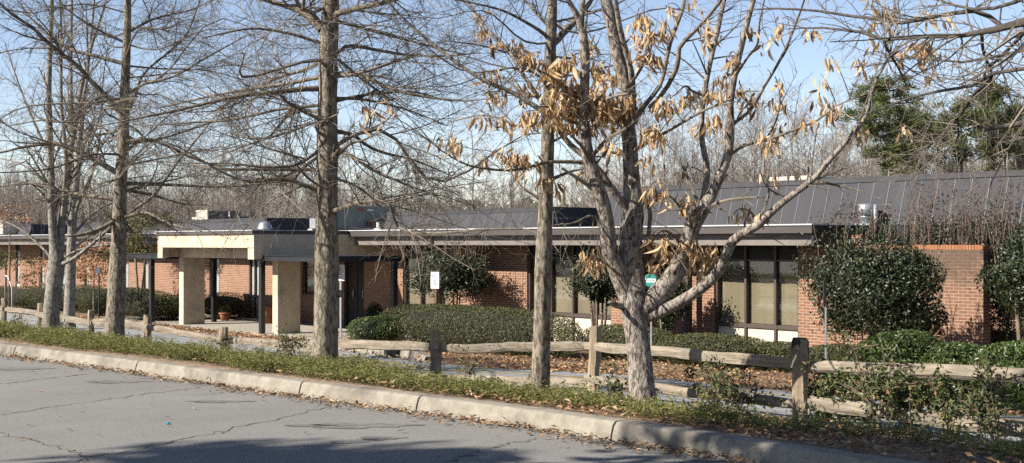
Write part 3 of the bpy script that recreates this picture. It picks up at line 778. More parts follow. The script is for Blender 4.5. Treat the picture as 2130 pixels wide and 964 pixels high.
def exB(o, t0, D, wd, dp, h, z):
    t = t0 + wd + 0.016
    part('warning_plate', MB().box(t - 0.0, t + 0.006, D + 0.95, D + 1.18, z + h - 0.2, z + h - 0.1), M['red'], o)
    part('plate', MB().box(t - 0.0, t + 0.006, D + 1.32, D + 1.62, z + h - 0.17, z + h - 0.12), M['signwhite'], o)
    part('service_panel', MB().box(t - 0.0, t + 0.008, D + 1.32, D + 1.62, z + 0.3, z + h - 0.3), M['hvac'], o)
    part('pipe', MB().tube([(t + 0.15, D + 1.4, z + 0.02), (t + 0.15, D + 1.4, z + 0.38), (t + 0.15, D + 1.45, z + 0.43), (t + 0.15, D + 2.5, z + 0.43), (t + 0.15, D + 2.55, z + 0.38), (t + 0.15, D + 2.55, z + 0.02)], 0.022), M['rust'], o)
    part('junction_box', MB().bbox(t + 0.04, t + 0.14, D + 1.3, D + 1.44, z + 0.22, z + 0.4, 0.01), M['rust'], o)
roof_unit('rooftop_unit', 668, 25.6, 0.9, 2.6, 0.93, 'grey-green air conditioner with a red plate beside the low metal roof', 'roof unit', 'hvac', None, exB)
roof_unit('rooftop_unit', -14, 25.0, 1.6, 1.6, 0.75, 'bright white unit at the far end of the long roof', 'roof unit', 'hvac_white', 'hvac_white')
roof_unit('rooftop_unit', 1600, 31.5, 1.5, 1.2, 1.55, 'pale box unit showing above the grey roof ridge', 'roof unit', 'hvac_white', None)
# dome vent, small vents, silver flue
def dome(x, D, r, h, label):
    t = T(x, D); o = thing('roof_ventilator', (t, D, ZR), label, 'roof vent')
    part('base', MB().lathe([(r * 0.7, 0), (r * 0.7, h * 0.3)], (t, D, ZR), 20), M['galv'], o)
    part('hood', MB().lathe([(r * 1.05, h * 0.3), (r * 0.95, h * 0.42), (r * 0.75, h * 0.8), (r * 0.5, h * 0.96), (0.001, h)], (t, D, ZR), 24), M['galv'], o)
dome(551, 24.2, 0.27, 0.38, 'silver dome ventilator on the flat roof beside the dark ribbed roof end')
t, D = T(657, 24.6), 24.6
o = thing('roof_ventilator', (t, D, ZR), 'white square vent cap peeping out beside the thick oak trunk', 'roof vent')
part('base', MB().bbox(t - 0.3, t - 0.02, D - 0.15, D + 0.15, ZR, ZR + 0.1, 0.02), M['hvac_white'], o)
part('cap', MB().bbox(t - 0.16, t + 0.22, D - 0.16, D + 0.16, ZR + 0.102, ZR + 0.46, 0.02), M['galv'], o)
t, D = T(787, 24.4), 24.4
o = thing('roof_ventilator', (t, D, ZR), 'small white pipe boot next to the grey-green roof unit', 'roof vent')
part('base', MB().lathe([(0.16, 0), (0.14, 0.06), (0.07, 0.1)], (t, D, ZR), 14), M['hvac_white'], o)
part('cap', MB().lathe([(0.06, 0.1), (0.06, 0.26), (0.001, 0.27)], (t, D, ZR), 14), M['hvac_white'], o)
t, D = T(1806, 26.08), 26.08
zb = Z(-0.445)
o = thing('flue', (t, D, zb), 'shiny silver flue with a wide cap on the sloping grey roof', 'flue')
part('base', MB().bbox(t - 0.28, t + 0.12, D - 0.14, D + 0.14, zb - 0.03, zb + 0.03, 0.01), M['galv'], o)
part('pipe', MB().lathe([(0.13, 0.03), (0.13, 0.14), (0.15, 0.15), (0.15, 0.2), (0.11, 0.21), (0.11, 0.26)], (t - 0.06, D, zb), 20), M['galv'], o)
part('cap', MB().lathe([(0.02, 0.22), (0.18, 0.22), (0.18, 0.47), (0.001, 0.48)], (t - 0.05, D, zb), 24), M['galv'], o)
part('pipe', MB().lathe([(0.05, 0.05), (0.05, 0.46), (0.001, 0.46)], (t + 0.2, D, zb), 14), M['galv'], o)

# ------------------------------------------------------------------ signs, pots and small things
def arc(mb, c, r0, r1, a0, a1, y0, y1, n=14):
    """flat ring segment standing in the local t-z plane"""
    for i in range(n):
        a, b = a0 + (a1 - a0) * i / n, a0 + (a1 - a0) * (i + 1) / n
        P = [(c[0] + r * math.cos(q), c[1] + r * math.sin(q)) for q in (a, b) for r in (r0, r1)]
        mb.add([(P[k][0], y, P[k][1]) for y in (y0, y1) for k in (0, 1, 3, 2)], [(0, 1, 2, 3), (7, 6, 5, 4), (0, 4, 5, 1), (1, 5, 6, 2), (2, 6, 7, 3), (3, 7, 4, 0)])
def text_mesh(txt, size, c, y, mat, parent, name='lettering'):
    cu = bpy.data.curves.new(name, 'FONT'); cu.body = txt; cu.size = size; cu.align_x = 'CENTER'; cu.align_y = 'CENTER'; cu.extrude = 0.001
    tmp = bpy.data.objects.new(name, cu); COL.objects.link(tmp)
    dg = bpy.context.evaluated_depsgraph_get(); me = bpy.data.meshes.new_from_object(tmp.evaluated_get(dg))
    bpy.data.objects.remove(tmp); bpy.data.curves.remove(cu)
    b = BASE[parent.name][0]
    for v in me.vertices:
        x, yy = v.co.x, v.co.y; zz = v.co.z
        v.co = (c[0] + x - b[0], y - zz - b[1], c[1] + yy - b[2])
    return link_mesh(name, me, mat, parent)

# no-parking style sign by the oak trunk
D = 21.0; t = T(708, D); zg = gzf(t, D)
o = thing('parking_sign', (t, D, zg), 'white sign with a red ring on a thin grey pole beside the thick oak trunk', 'sign'); o.rotation_euler.z = ROT + R(18)
zt = Zb(708, 551, D); hs = 0.46
part('pole', MB().box(t - 0.03, t + 0.03, D, D + 0.03, zg - 0.1, zt - 0.05), M['galv'], o)
pl = part('plate', MB().bbox(t - 0.16, t + 0.16, D - 0.012, D - 0.003, zt - hs, zt, 0.003), M['signwhite'], o)
mb = MB(); arc(mb, (t, zt - 0.15), 0.078, 0.1, 0, 2 * math.pi, D - 0.0145, D - 0.0125, 28); arc(mb, (t, zt - 0.15), -0.085, 0.085, R(135), R(135) + 0.22, D - 0.0150, D - 0.0125, 1)
mb.box(t - 0.11, t + 0.11, D - 0.0145, D - 0.0125, zt - 0.285, zt - 0.262)
part('symbol', mb, M['red'], pl)
text_mesh('P', 0.15, (t, zt - 0.15), D - 0.0135, M['blackprint'], pl)
mb = MB()
for j in range(3): mb.box(t - 0.12, t + 0.12 - 0.05 * (j == 2), D - 0.0145, D - 0.0125, zt - 0.34 - j * 0.035, zt - 0.327 - j * 0.035)
part('small_print', mb, M['greyprint'], pl)
# reserved-space sign in front of the bush
D = 22.05; t = T(905, D); zg = gzf(t, D)
o = thing('parking_sign', (t, D, zg), 'white sign with blue symbol on a brown wooden post in the clipped hedge', 'sign'); o.rotation_euler.z = ROT + R(12)
zt = Zb(905, 566, D); hs = 0.455
part('pole', MB().bbox(t - 0.03, t + 0.05, D, D + 0.08, zg - 0.1, zt - 0.06, 0.006), M['wood_brown'], o)
pl = part('plate', MB().bbox(t - 0.15, t + 0.15, D - 0.012, D - 0.003, zt - hs, zt, 0.003), M['signwhite'], o)
mb = MB(); arc(mb, (t, zt - 0.115), 0.072, 0.092, R(-52), R(52), D - 0.0145, D - 0.0125); arc(mb, (t, zt - 0.115), 0.072, 0.092, R(128), R(232), D - 0.0145, D - 0.0125)
part('symbol', mb, M['blue'], pl)
text_mesh('E', 0.14, (t, zt - 0.115), D - 0.0135, M['blue'], pl)
mb = MB()
for j, wd in enumerate((0.04, 0.05, 0.085, 0.085)): mb.box(t - wd, t + wd, D - 0.0145, D - 0.0125, zt - 0.24 - j * 0.04, zt - 0.221 - j * 0.04)
part('small_print', mb, M['blue'], pl)
# edge-on sign at the right
D = 19.5; t = T(1716, D); zg = gzf(t, D)
zt = Zb(1718, 583, D); hs = 0.46
o = thing('parking_sign', (t, D, zg), 'sign turned almost edge-on, brown weathered back, before the brick wall', 'sign'); o.rotation_euler.z = ROT + R(118)
part('pole', MB().box(t - 0.025, t + 0.025, D - 0.03, D, zg - 0.1, zt - hs + 0.05), M['galv'], o)
part('plate', MB().bbox(t - 0.155, t + 0.155, D + 0.002, D + 0.01, zt - hs, zt, 0.003), M['signbrown'], o)
# small dark sign at the left, back to the camera
D = 18.5; t = T(205, D); zg = gzf(t, D)
zt = Zb(205, 556, D)
o = thing('parking_sign', (t, D, zg), 'small dark sign on a black pole before the round hedges', 'sign')
part('pole', MB().box(t - 0.03, t + 0.03, D, D + 0.03, zg - 0.1, zt - 0.03), M['black'], o)
part('plate', MB().bbox(t - 0.19, t + 0.19, D - 0.014, D - 0.003, zt - 0.21, zt, 0.02), M['signback'], o)
# turquoise board on a stake behind the brown-leaved tree
D = 20.0; t = T(1354, D); zg = gzf(t, D)
zt = Zb(1354, 570, D)
o = thing('turquoise_sign', (t, D, zg), 'small rounded turquoise sign with a pale band, seen through the brown-leaved tree', 'sign')
part('stake', MB().box(t - 0.02, t + 0.02, D, D + 0.03, zg - 0.1, zt - 0.1), M['galv'], o)
mb = MB(); c = (t, zt - 0.13); k = 28
ol = [(c[0] + 0.17 * math.copysign(abs(math.cos(a)) ** 0.7, math.cos(a)), c[1] + 0.13 * math.copysign(abs(math.sin(a)) ** 0.8, math.sin(a))) for a in np.linspace(0, 2 * math.pi, k, endpoint=False)]
pl = part('plate', mb.prism(ol, 1, D - 0.015, D - 0.003), M['teal'], o)
part('band', MB().box(t - 0.155, t + 0.15, D - 0.0175, D - 0.0155, zt - 0.175, zt - 0.10), M['signwhite'], pl)
mb = MB()
for j, x0 in enumerate((-0.13, -0.08, -0.02, 0.03, 0.08)): mb.box(t + x0, t + x0 + 0.03, D - 0.0195, D - 0.018, zt - 0.16, zt - 0.115)
part('small_print', mb, M['teal'], pl)
# storm drain inlet in the drive kerb
t0, t1 = T(803, 15.2), T(830, 15.2); zg = gzf(t0, 15.2)
o = thing('storm_drain', ((t0 + t1) / 2, 15.2, zg), 'dark storm drain mouth set in the far concrete kerb', 'drain')
part('mouth', MB().box(t0, t1, 15.15, 15.19, zg - 0.02, zg + 0.175), M['black'], o)
part('grate', MB().box(t0 - 0.05, t1 + 0.05, 14.8, 15.14, zg + 0.0, zg + 0.022), M['signback'], o)
# terracotta pots
def pot(x, D, r, h, label, plant):
    t = T(x, D); z = ZF + 0.012
    o = thing('plant_pot', (t, D, z), label, 'pot')
    part('body', MB().lathe([(0.001, 0.0), (r * 0.7, 0.0), (r * 0.95, h * 0.8), (r * 0.95, h * 0.82)], (t, D, z), 24), M['terracotta'], o)
    part('rim', MB().lathe([(r * 0.97, h * 0.8), (r * 1.06, h * 0.82), (r * 1.06, h), (r * 0.92, h), (r * 0.9, h * 0.85), (0.001, h * 0.84)], (t, D, z), 24), M['terracotta'], o)
    if plant: POTP.append((o, t, D, z + h, r))
POTP = []
pot(468, 22.9, 0.2, 0.28, 'small round terracotta pot with a leafy plant behind the canopy column', True)
pot(557, 23.2, 0.3, 0.62, 'tall terracotta pot standing between the black post and the column', False)
# white handrail far left
D = 19.0; t0, t1 = T(11, D), T(25, D); zg = gzf(t0, D)
o = thing('handrail', (t0, D, zg), 'white bent pipe handrail among the clipped hedges', 'handrail')
zt = Zb(11, 574, D)
part('rail', MB().tube([(t0, D, zg - 0.05), (t0, D, zt - 0.05), (t0 + 0.05, D, zt), (t0 + (t1 - t0) * 0.4, D, zt - 0.03), (t1 - 0.1, D, zt - 0.35), (t1, D, zt - 0.5), (t1, D, zg - 0.05)], 0.03), M['white_rail'], o)
# litter
def crumple(name, x, y, r, mat, label, cat, z=LOTZ):
    p = lotpt(x, y)
    vs = rng.normal(0, 1, (26, 3)); vs /= np.linalg.norm(vs, axis=1)[:, None]; vs *= r * rng.uniform(0.5, 1, (26, 1)); vs[:, 2] *= 0.5; vs[:, 2] -= vs[:, 2].min()
    import bmesh
    bm = bmesh.new(); [bm.verts.new(v) for v in vs]; bmesh.ops.convex_hull(bm, input=bm.verts)
    me = bpy.data.meshes.new(name); bm.to_mesh(me); bm.free()
    props(link_mesh(name, me, mat, None, (p[0], p[1], z), False), label, cat)
crumple('litter_scrap', 349, 883, 0.026, M['cyan'], 'tiny bright cyan scrap of litter on the asphalt', 'litter')
tq_ = -16.9; pq = W(tq_, float(KD(tq_)) + 0.02, 0)
crumple('paper_scrap', 82, 742, 0.08, M['paper'], 'crumpled white paper lying against the kerb', 'litter')
# ================================================================== FENCE
PXP = [8, 83, 190, 308, 466, 668, 908, 1234, 1664, 2250]
FB_TOP = [1.217, 1.257, 1.305, 1.30, 1.387, 1.27, 1.155, 0.955, 0.945, 0.93]
DFN = 10.87
FT_ = [T(x, DFN) for x in PXP]
FT_ = [2 * FT_[0] - FT_[1]] + FT_; FB_TOP = [1.21] + FB_TOP
FEN = thing('split_rail_fence', (FT_[6], DFN, gzf(FT_[6], DFN)), 'weathered split-rail fence of rough posts and two rails along the planting strip', 'fence')
import bmesh
def rough_log(p0, p1, w0, h0, seg, seed, taper=0.75, wob=0.018):
    """hand-split timber: irregular five-sided section wandering along its length (site coordinates)"""
    r = np.random.default_rng(seed)
    p0 = np.array(p0); p1 = np.array(p1)
    d = p1 - p0; L_ = np.linalg.norm(d); d = d / L_
    if abs(d[2]) > 0.7: a = np.array([1.0, 0, 0]); 
    else: a = np.cross(d, [0, 0, 1.0]); a /= np.linalg.norm(a)
    b = np.cross(a, d)
    k = 7
    an = np.linspace(0, 2 * np.pi, k, endpoint=False) + r.uniform(0, 6)
    sec = r.uniform(0.8, 1.15, k)
    vs = []
    off = np.zeros(2)
    for i in range(seg + 1):
        f = i / seg
        off = off * 0.8 + r.normal(0, wob, 2) * 0.6
        e = 1 - (1 - taper) * max(0, 1 - min(f, 1 - f) / 0.12)
        c = p0 + d * L_ * f + a * off[0] + b * off[1]
        ss = sec * (1 + r.normal(0, 0.05, k)) * e
        for j in range(k):
            # squarish super-ellipse section
            ca, sa = math.cos(an[j]), math.sin(an[j]); n_ = (abs(ca) ** 3 + abs(sa) ** 3) ** (-1 / 3)
            vs.append(c + a * ca * n_ * w0 / 2 * ss[j] + b * sa * n_ * h0 / 2 * ss[j])
    fs = []
    for i in range(seg):
        for j in range(k):
            j2 = (j + 1) % k
            fs.append((i * k + j, i * k + j2, (i + 1) * k + j2, (i + 1) * k + j))
    fs.append(tuple(range(k))[::-1]); fs.append(tuple(seg * k + j for j in range(k)))
    return MB().add(vs, fs, False)
for i, (t, bt) in enumerate(zip(FT_, FB_TOP)):
    zt = Z(bt); lean = rng.normal(0, 0.02)
    zg = gzf(t, DFN)
    part('post', rough_log((t, DFN, zg - 0.25), (t + lean, DFN + rng.normal(0, 0.015), zt), 0.155, 0.135, 9, 100 + i, 0.93, 0.008), M['post'], FEN)
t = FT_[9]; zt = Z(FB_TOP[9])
cap = rough_log((t, DFN - 0.002, zt - 0.24), (t + 0.01, DFN, zt + 0.012), 0.185, 0.165, 6, 77, 0.72, 0.006)  # added block that carries the tree shade on the post top
M['shaded_wood'] = noisy('shade_toned_wood', (0.025, 0.02, 0.016), (0.075, 0.06, 0.048), 14, 0.95, 0.8, 30, (1, 1, 0.2), c3=(0.36, 0.30, 0.21), s3=7.5)  # tree shade with sun flecks coloured into the added post-top block
part('post_shade_block', cap, M['shaded_wood'], FEN, 'added block on the post top, coloured as if in tree shade')
for i in range(len(FT_) - 1):
    for off, th in ((0.235, 0.125), (0.66, 0.13)):
        if (i, off) in (): continue
        z0, z1 = Z(FB_TOP[i] + off + rng.normal(0, 0.02)), Z(FB_TOP[i + 1] + off + rng.normal(0, 0.02))
        hw = rng.uniform(0.9, 1.15)
        part('rail', rough_log((FT_[i] - 0.10, DFN - 0.03 + (i % 2) * 0.05, z0), (FT_[i + 1] + 0.10, DFN - 0.03 + (i % 2) * 0.05, z1), 0.095, th * hw, 14, 300 + i * 7 + int(off * 100), 0.7, 0.008), M['rail'], FEN)

# ================================================================== LEAVES
def leaf_quads(c, ax, nr, ln, wd, fold=0.25):
    """diamond leaves: centres c (N,3), axis ax, normal nr (need not be exact), length ln, width wd; two triangles folded along the midrib"""
    ax = ax / (np.linalg.norm(ax, axis=1, keepdims=True) + 1e-9)
    sd = np.cross(ax, nr); sd /= np.linalg.norm(sd, axis=1, keepdims=True) + 1e-9
    up = np.cross(sd, ax)
    ln = np.asarray(ln).reshape(-1, 1); wd = np.asarray(wd).reshape(-1, 1)
    p0 = c - ax * ln / 2; p2 = c + ax * ln / 2
    m = c - ax * ln * 0.05
    p1 = m + sd * wd / 2 + up * wd * fold; p3 = m - sd * wd / 2 + up * wd * fold
    v = np.stack([p0, p1, p2, p3], 1).reshape(-1, 3)
    q = np.arange(len(c) * 4).reshape(-1, 4)
    return v, q
def unit(n):
    v = rng.normal(0, 1, (n, 3)); return v / np.linalg.norm(v, axis=1, keepdims=True)

def lumpy(dirs, seed, amp=0.16, k=9, conc=5.0):
    """radius factor over directions: a few bumps and hollows"""
    r = np.random.default_rng(seed)
    cs = r.normal(0, 1, (k, 3)); cs /= np.linalg.norm(cs, axis=1, keepdims=True)
    am = r.uniform(-amp, amp, k)
    return 1 + (np.exp(conc * (dirs @ cs.T - 1)) * am).sum(1)

def bush_leaves(center, rad, n, leaf, seed, shell=0.30, amp=0.2, power=2.0, flat_top=None, sprout=0.05):
    """leaf cloud filling the outer part of a lumpy super-ellipsoid; site coordinates"""
    d = unit(n)
    rr = lumpy(d, seed, amp)
    p = power
    nn = (np.abs(d) ** p).sum(1) ** (1 / p)
    ds = d / nn[:, None]
    f = 1 - shell * rng.random(n) ** 1.6
    f = f + sprout * (rng.random(n) < 0.12) * rng.random(n)
    pos = ds * (rr * f)[:, None] * np.array(rad) + np.array(center)
    nr = d / np.array(rad); nr /= np.linalg.norm(nr, axis=1, keepdims=True)
    nr = nr + rng.normal(0, 0.55, (n, 3)); nr /= np.linalg.norm(nr, axis=1, keepdims=True)
    ax = np.cross(nr, unit(n)) + 0.25 * nr + np.array([0, 0, 0.15])
    s = rng.uniform(0.7, 1.25, n)
    return pos, ax, nr, leaf[0] * s, leaf[1] * s

def core_mesh(center, rad, seed, amp, power, sc=0.74):
    bm = bmesh.new(); bmesh.ops.create_icosphere(bm, subdivisions=3, radius=1)
    v = np.array([x.co[:] for x in bm.verts]); d = v / np.linalg.norm(v, axis=1, keepdims=True)
    nn = (np.abs(d) ** power).sum(1) ** (1 / power)
    v = d / nn[:, None] * lumpy(d, seed, amp)[:, None] * np.array(rad) * sc + np.array(center)
    f = [[x.index for x in fa.verts] for fa in bm.faces]; bm.free()
    return v, f

def hedge(name, x0, x1, ytop, D, dep, label, cat, mat='hedge', leaf=(0.045, 0.026), n=5000, power=2.8, amp=0.12, group=None, shoots=0, shell=0.22, stem=True, hgt=None, lift=0.0, overlap=0.0):
    """clipped or loose shrub between photo columns x0..x1 at site depth D, top at photo row ytop"""
    t0, t1 = T(x0, D), T(x1, D); tc = (t0 + t1) / 2; rt = (t1 - t0) / 2
    zg = gzf(tc, D); zt = Zb((x0 + x1) / 2, ytop, D)
    seed = int(rng.integers(1e6))
    o = thing(name, (tc, D, zg), label, cat, group)
    h = zt - zg - lift
    cen = (tc, D, zg + lift + h / 2); rad = (rt, dep / 2, h / 2)
    pos, ax, nr, ln, wd = bush_leaves(cen, rad, n, leaf, seed, shell, amp, power)
    keep = pos[:, 2] > zg + 0.02
    v, q = leaf_quads(pos[keep], ax[keep], nr[keep], ln[keep], wd[keep])
    part_np('foliage', v, q, M[mat], o)
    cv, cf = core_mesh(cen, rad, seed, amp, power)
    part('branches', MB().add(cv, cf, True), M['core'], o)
    if stem:
        st = MB()
        for j in range(4):
            a = rng.uniform(0, 6.28); st.tube([(tc + 0.06 * math.cos(a), D + 0.06 * math.sin(a), zg - 0.05), (tc + rt * 0.2 * math.cos(a), D + 0.2 * math.sin(a), zg + lift + h * 0.35)], [0.03, 0.02], 6)
        part('stem', st, M['stem'], o)
    if shoots:
        sprouts(o, tc, D, rt, dep / 2, zt, shoots, mat if mat != 'holly' else 'holly')
    return o

def sprouts(o, tc, D, rt, rd, zt, n, mat, hmin=0.25, hmax=0.7, leafn=16, name='shoot', start=0.35, leaf=(0.05, 0.022)):
    """thin upright shoots with small leaves rising above a shrub"""
    P = []; lv = []
    for j in range(n):
        x = tc + rng.uniform(-0.85, 0.85) * rt; y = D + rng.uniform(-0.7, 0.7) * rd
        h = rng.uniform(hmin, hmax); z0 = zt - start
        dx, dy = rng.normal(0, 0.16, 2)
        s = np.linspace(0, 1, 5)[:, None]
        P.append(np.array([x, y, z0]) + s * np.array([dx, dy, h + start]) + np.c_[rng.normal(0, 0.012, (5, 2)), np.zeros(5)])
        k = leafn; f = rng.uniform(0.25, 1.0, k)
        lv.append(np.array([x, y, z0]) + f[:, None] * np.array([dx, dy, h + start]) + rng.normal(0, 0.022, (k, 3)))
    P = np.array(P); Rr = np.broadcast_to(np.linspace(0.010, 0.004, 5), P.shape[:2])
    v, q = tubes(P, Rr, 3)
    part_np('stem', v, q, M['red_stem' if mat == 'russet' else 'stem'], o)
    c = np.concatenate(lv); k = len(c)
    v, q = leaf_quads(c, unit(k) + np.array([0, 0, 0.6]), unit(k), leaf[0] * rng.uniform(0.6, 1.2, k), leaf[1] * rng.uniform(0.7, 1.2, k))
    part_np('foliage', v, q, M[mat], o)

# clipped hedges and shrubs along the front
hedge('clipped_hedge', 806, 1196, 638, 21.2, 1.5, 'long clipped dark green hedge below the white blue-symbol sign', 'hedge', n=30000, amp=0.10, power=3.2)
hedge('clipped_hedge', 742, 822, 658, 20.6, 1.2, 'low paler green shrub at the end of the long clipped hedge', 'hedge', 'bright', n=6000, power=2.5, leaf=(0.05, 0.028))
hedge('clipped_hedge', 1225, 1400, 678, 22.6, 1.4, 'low dark hedge just behind the brown-leaved tree trunk', 'hedge', n=12000, amp=0.1)
hedge('clipped_hedge', 1375, 1596, 696, 22.7, 1.5, 'low spreading hedge in front of the cream window panels', 'hedge', n=16000, amp=0.12)
hedge('clipped_hedge', 1570, 1680, 713, 22.9, 1.0, 'small low hedge behind the dark-topped fence post', 'hedge', n=7000, amp=0.12)
hedge('clipped_hedge', 1680, 1785, 719, 22.9, 1.0, 'small low hedge at the foot of the edge-on sign pole', 'hedge', n=7000, amp=0.12)
hedge('green_shrub', 1800, 1950, 690, 16.6, 1.5, 'bright green leafy shrub below the big holly bush', 'shrub', 'bright', (0.06, 0.032), 11000, 2.3, 0.2)
hedge('green_shrub', 1925, 2070, 703, 16.4, 1.4, 'bright green leafy shrub at the foot of the brick screen wall', 'shrub', 'bright', (0.06, 0.032), 10000, 2.3, 0.2)
hedge('green_shrub', 2050, 2230, 705, 16.2, 1.4, 'bright green leafy shrub cut by the picture edge beyond the brick screen wall', 'shrub', 'bright', (0.06, 0.032), 10000, 2.3, 0.2)
HL = [(-40, 40, 594, 21.5, 'rounded hedge behind the white handrail'), (22, 98, 596, 21.0, 'rounded hedge between the white handrail and the pale forked tree'), (86, 132, 594, 21.2, 'rounded hedge right behind the pale forked tree trunk'),
      (152, 208, 592, 21.6, 'taller rounded hedge beside the small dark sign'), (196, 232, 600, 21.2, 'narrow hedge hidden behind the oak next to the dark sign'), (252, 292, 598, 22.4, 'rounded hedge at the foot of the small evergreen tree'),
      (270, 342, 604, 21.0, 'big ball-shaped hedge beside the left walkway post'), (336, 378, 614, 21.8, 'rounded hedge squeezed between the walkway post and the porch column'), (425, 500, 612, 23.6, 'shaded hedge against the brick wall under the porch')]
for x0, x1, yt, D, lab in HL:
    hedge('clipped_hedge', x0, x1, yt, D, 1.9, lab, 'hedge', n=6500, amp=0.14, power=2.6)
hedge('conifer_shrub', 766, 792, 626, 23.6, 0.8, 'narrow dark cone-shaped evergreen in the porch shade', 'shrub', 'holly', (0.05, 0.015), 3000, 1.5, 0.1)
# big bushes
def bigbush(x0, x1, y0, y1, D, label, n, mat='holly', leaf=(0.075, 0.04), shoots=12, dep=None, amp=0.5, hmax=0.8, power=2.0, shell=0.6):
    t0, t1 = T(x0, D), T(x1, D); tc = (t0 + t1) / 2; rt = (t1 - t0) / 2
    xm = (x0 + x1) / 2
    zt, zb = Zb(xm, y0, D), Zb(xm, y1, D); zg = gzf(tc, D)
    dep = dep or rt * 1.7
    o = thing('holly_bush', (tc, D, zg), label, 'bush'); seed = int(rng.integers(1e6))
    cen = (tc, D, (zt + zb) / 2); rad = (rt, dep / 2, (zt - zb) / 2)
    acc = []; nk = 15
    acc.append(bush_leaves(cen, tuple(0.86 * r for r in rad), int(n * 0.45), leaf, seed, 0.7, amp, power, sprout=0.12))
    for k_ in range(nk):
        d_ = unit(1)[0]; d_[2] = d_[2] * 0.8 + 0.05; d_ /= np.linalg.norm(d_)
        s_ = rng.uniform(0.24, 0.46); e_ = rng.uniform(0.62, 0.80)
        c0 = np.array(cen) + d_ * np.array(rad) * e_
        acc.append(bush_leaves(c0, tuple(np.array(rad) * s_ * rng.uniform(0.8, 1.2, 3)), int(n * 0.75 / nk), leaf, seed + k_, 0.8, 0.5, 2.0, sprout=0.35))
    pos, ax, nr, ln, wd = [np.concatenate(z) for z in zip(*acc)]
    v, q = leaf_quads(pos, ax, nr, ln, wd); part_np('foliage', v, q, M[mat], o)
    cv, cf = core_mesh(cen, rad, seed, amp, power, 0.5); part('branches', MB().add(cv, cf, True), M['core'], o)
    for j in range(4):
        a = rng.uniform(0, 6.28); c2 = 0.25
        part('stem', MB().tube([(tc + 0.1 * math.cos(a), D + 0.1 * math.sin(a), zg - 0.05), (tc + 0.16 * math.cos(a), D + 0.16 * math.sin(a), (zg + zb) / 2), (tc + c2 * math.cos(a), D + c2 * math.sin(a), zb + 0.4)], [0.04, 0.035, 0.025], 7), M['stem'], o)
    if shoots: sprouts(o, tc, D, rt, dep / 2, zt - 0.1, shoots, mat, 0.2, hmax, 22, 'shoot', 0.5, (0.055, 0.026))
    return o
bigbush(876, 1008, 505, 640, 23.3, 'dark glossy holly bush behind the white blue-symbol sign', 9000, shoots=16)
bigbush(1196, 1296, 532, 636, 22.6, 'dark glossy holly bush between the thin oak and the brown-leaved tree', 7000, shoots=12, hmax=1.1)
bigbush(1704, 1968, 494, 726, 22.0, 'big round glossy holly bush against the brick wall', 24000, shoots=26, hmax=0.75)
bigbush(1352, 1425, 556, 690, 23.4, 'dark bush in the doorway shade behind the turquoise sign', 5000, shoots=0)
bigbush(2046, 2240, 482, 655, 23.6, 'leafy holly tree with bare pale stems beyond the brick screen wall', 11000, shoots=8)
bigbush(2052, 2270, 446, 700, 25.4, 'tall dark holly behind the end of the brick screen wall, above the bare stems', 9000, shoots=14)
# tall russet-tipped shrubs behind the screen wall
for x, w_, lab in ((1745, 90, 'above the end of the brown fascia'), (1835, 90, 'below the silver flue'), (1915, 90, 'over the stained end of the brick screen wall'), (1990, 90, 'over the middle of the brick screen wall'), (2060, 90, 'over the dark end of the brick screen wall'), (2130, 100, 'beyond the brick screen wall')):
    D = 25.35
    t0, t1 = T(x - w_ / 2, D), T(x + w_ / 2, D); tc = (t0 + t1) / 2; rt = (t1 - t0) / 2
    zg = gzf(tc, D); zt = Zb(x, 488, D)
    o = thing('russet_shrub', (tc, D, zg), 'tall shrub with russet leafy tips ' + lab, 'shrub', 'tall russet shrubs')
    pos, ax, nr, ln, wd = bush_leaves((tc, D, (zg + zt) / 2 + 0.3), (rt * 1.1, 0.45, (zt - zg) / 2), 3200, (0.06, 0.028), int(rng.integers(1e6)), 0.6, 0.3, 2.4)
    v, q = leaf_quads(pos, ax, nr, ln, wd); part_np('foliage', v, q, M['holly'], o)
    sprouts(o, tc, D, rt, 0.5, zt, 14 if x < 1880 else 32, 'russet', 0.3, 0.8 if x < 1880 else 1.2, 40, 'shoot', 1.2, (0.06, 0.028))
for pp in POTP[:1]:
    o, t, D, z, r = pp
    k = 60; c = np.array([t, D, z + 0.12]) + rng.normal(0, 0.07, (k, 3)); v, q = leaf_quads(c, unit(k) + [0, 0, 0.7], unit(k), np.full(k, 0.16), np.full(k, 0.06)); part_np('foliage', v, q, M['vine'], o)

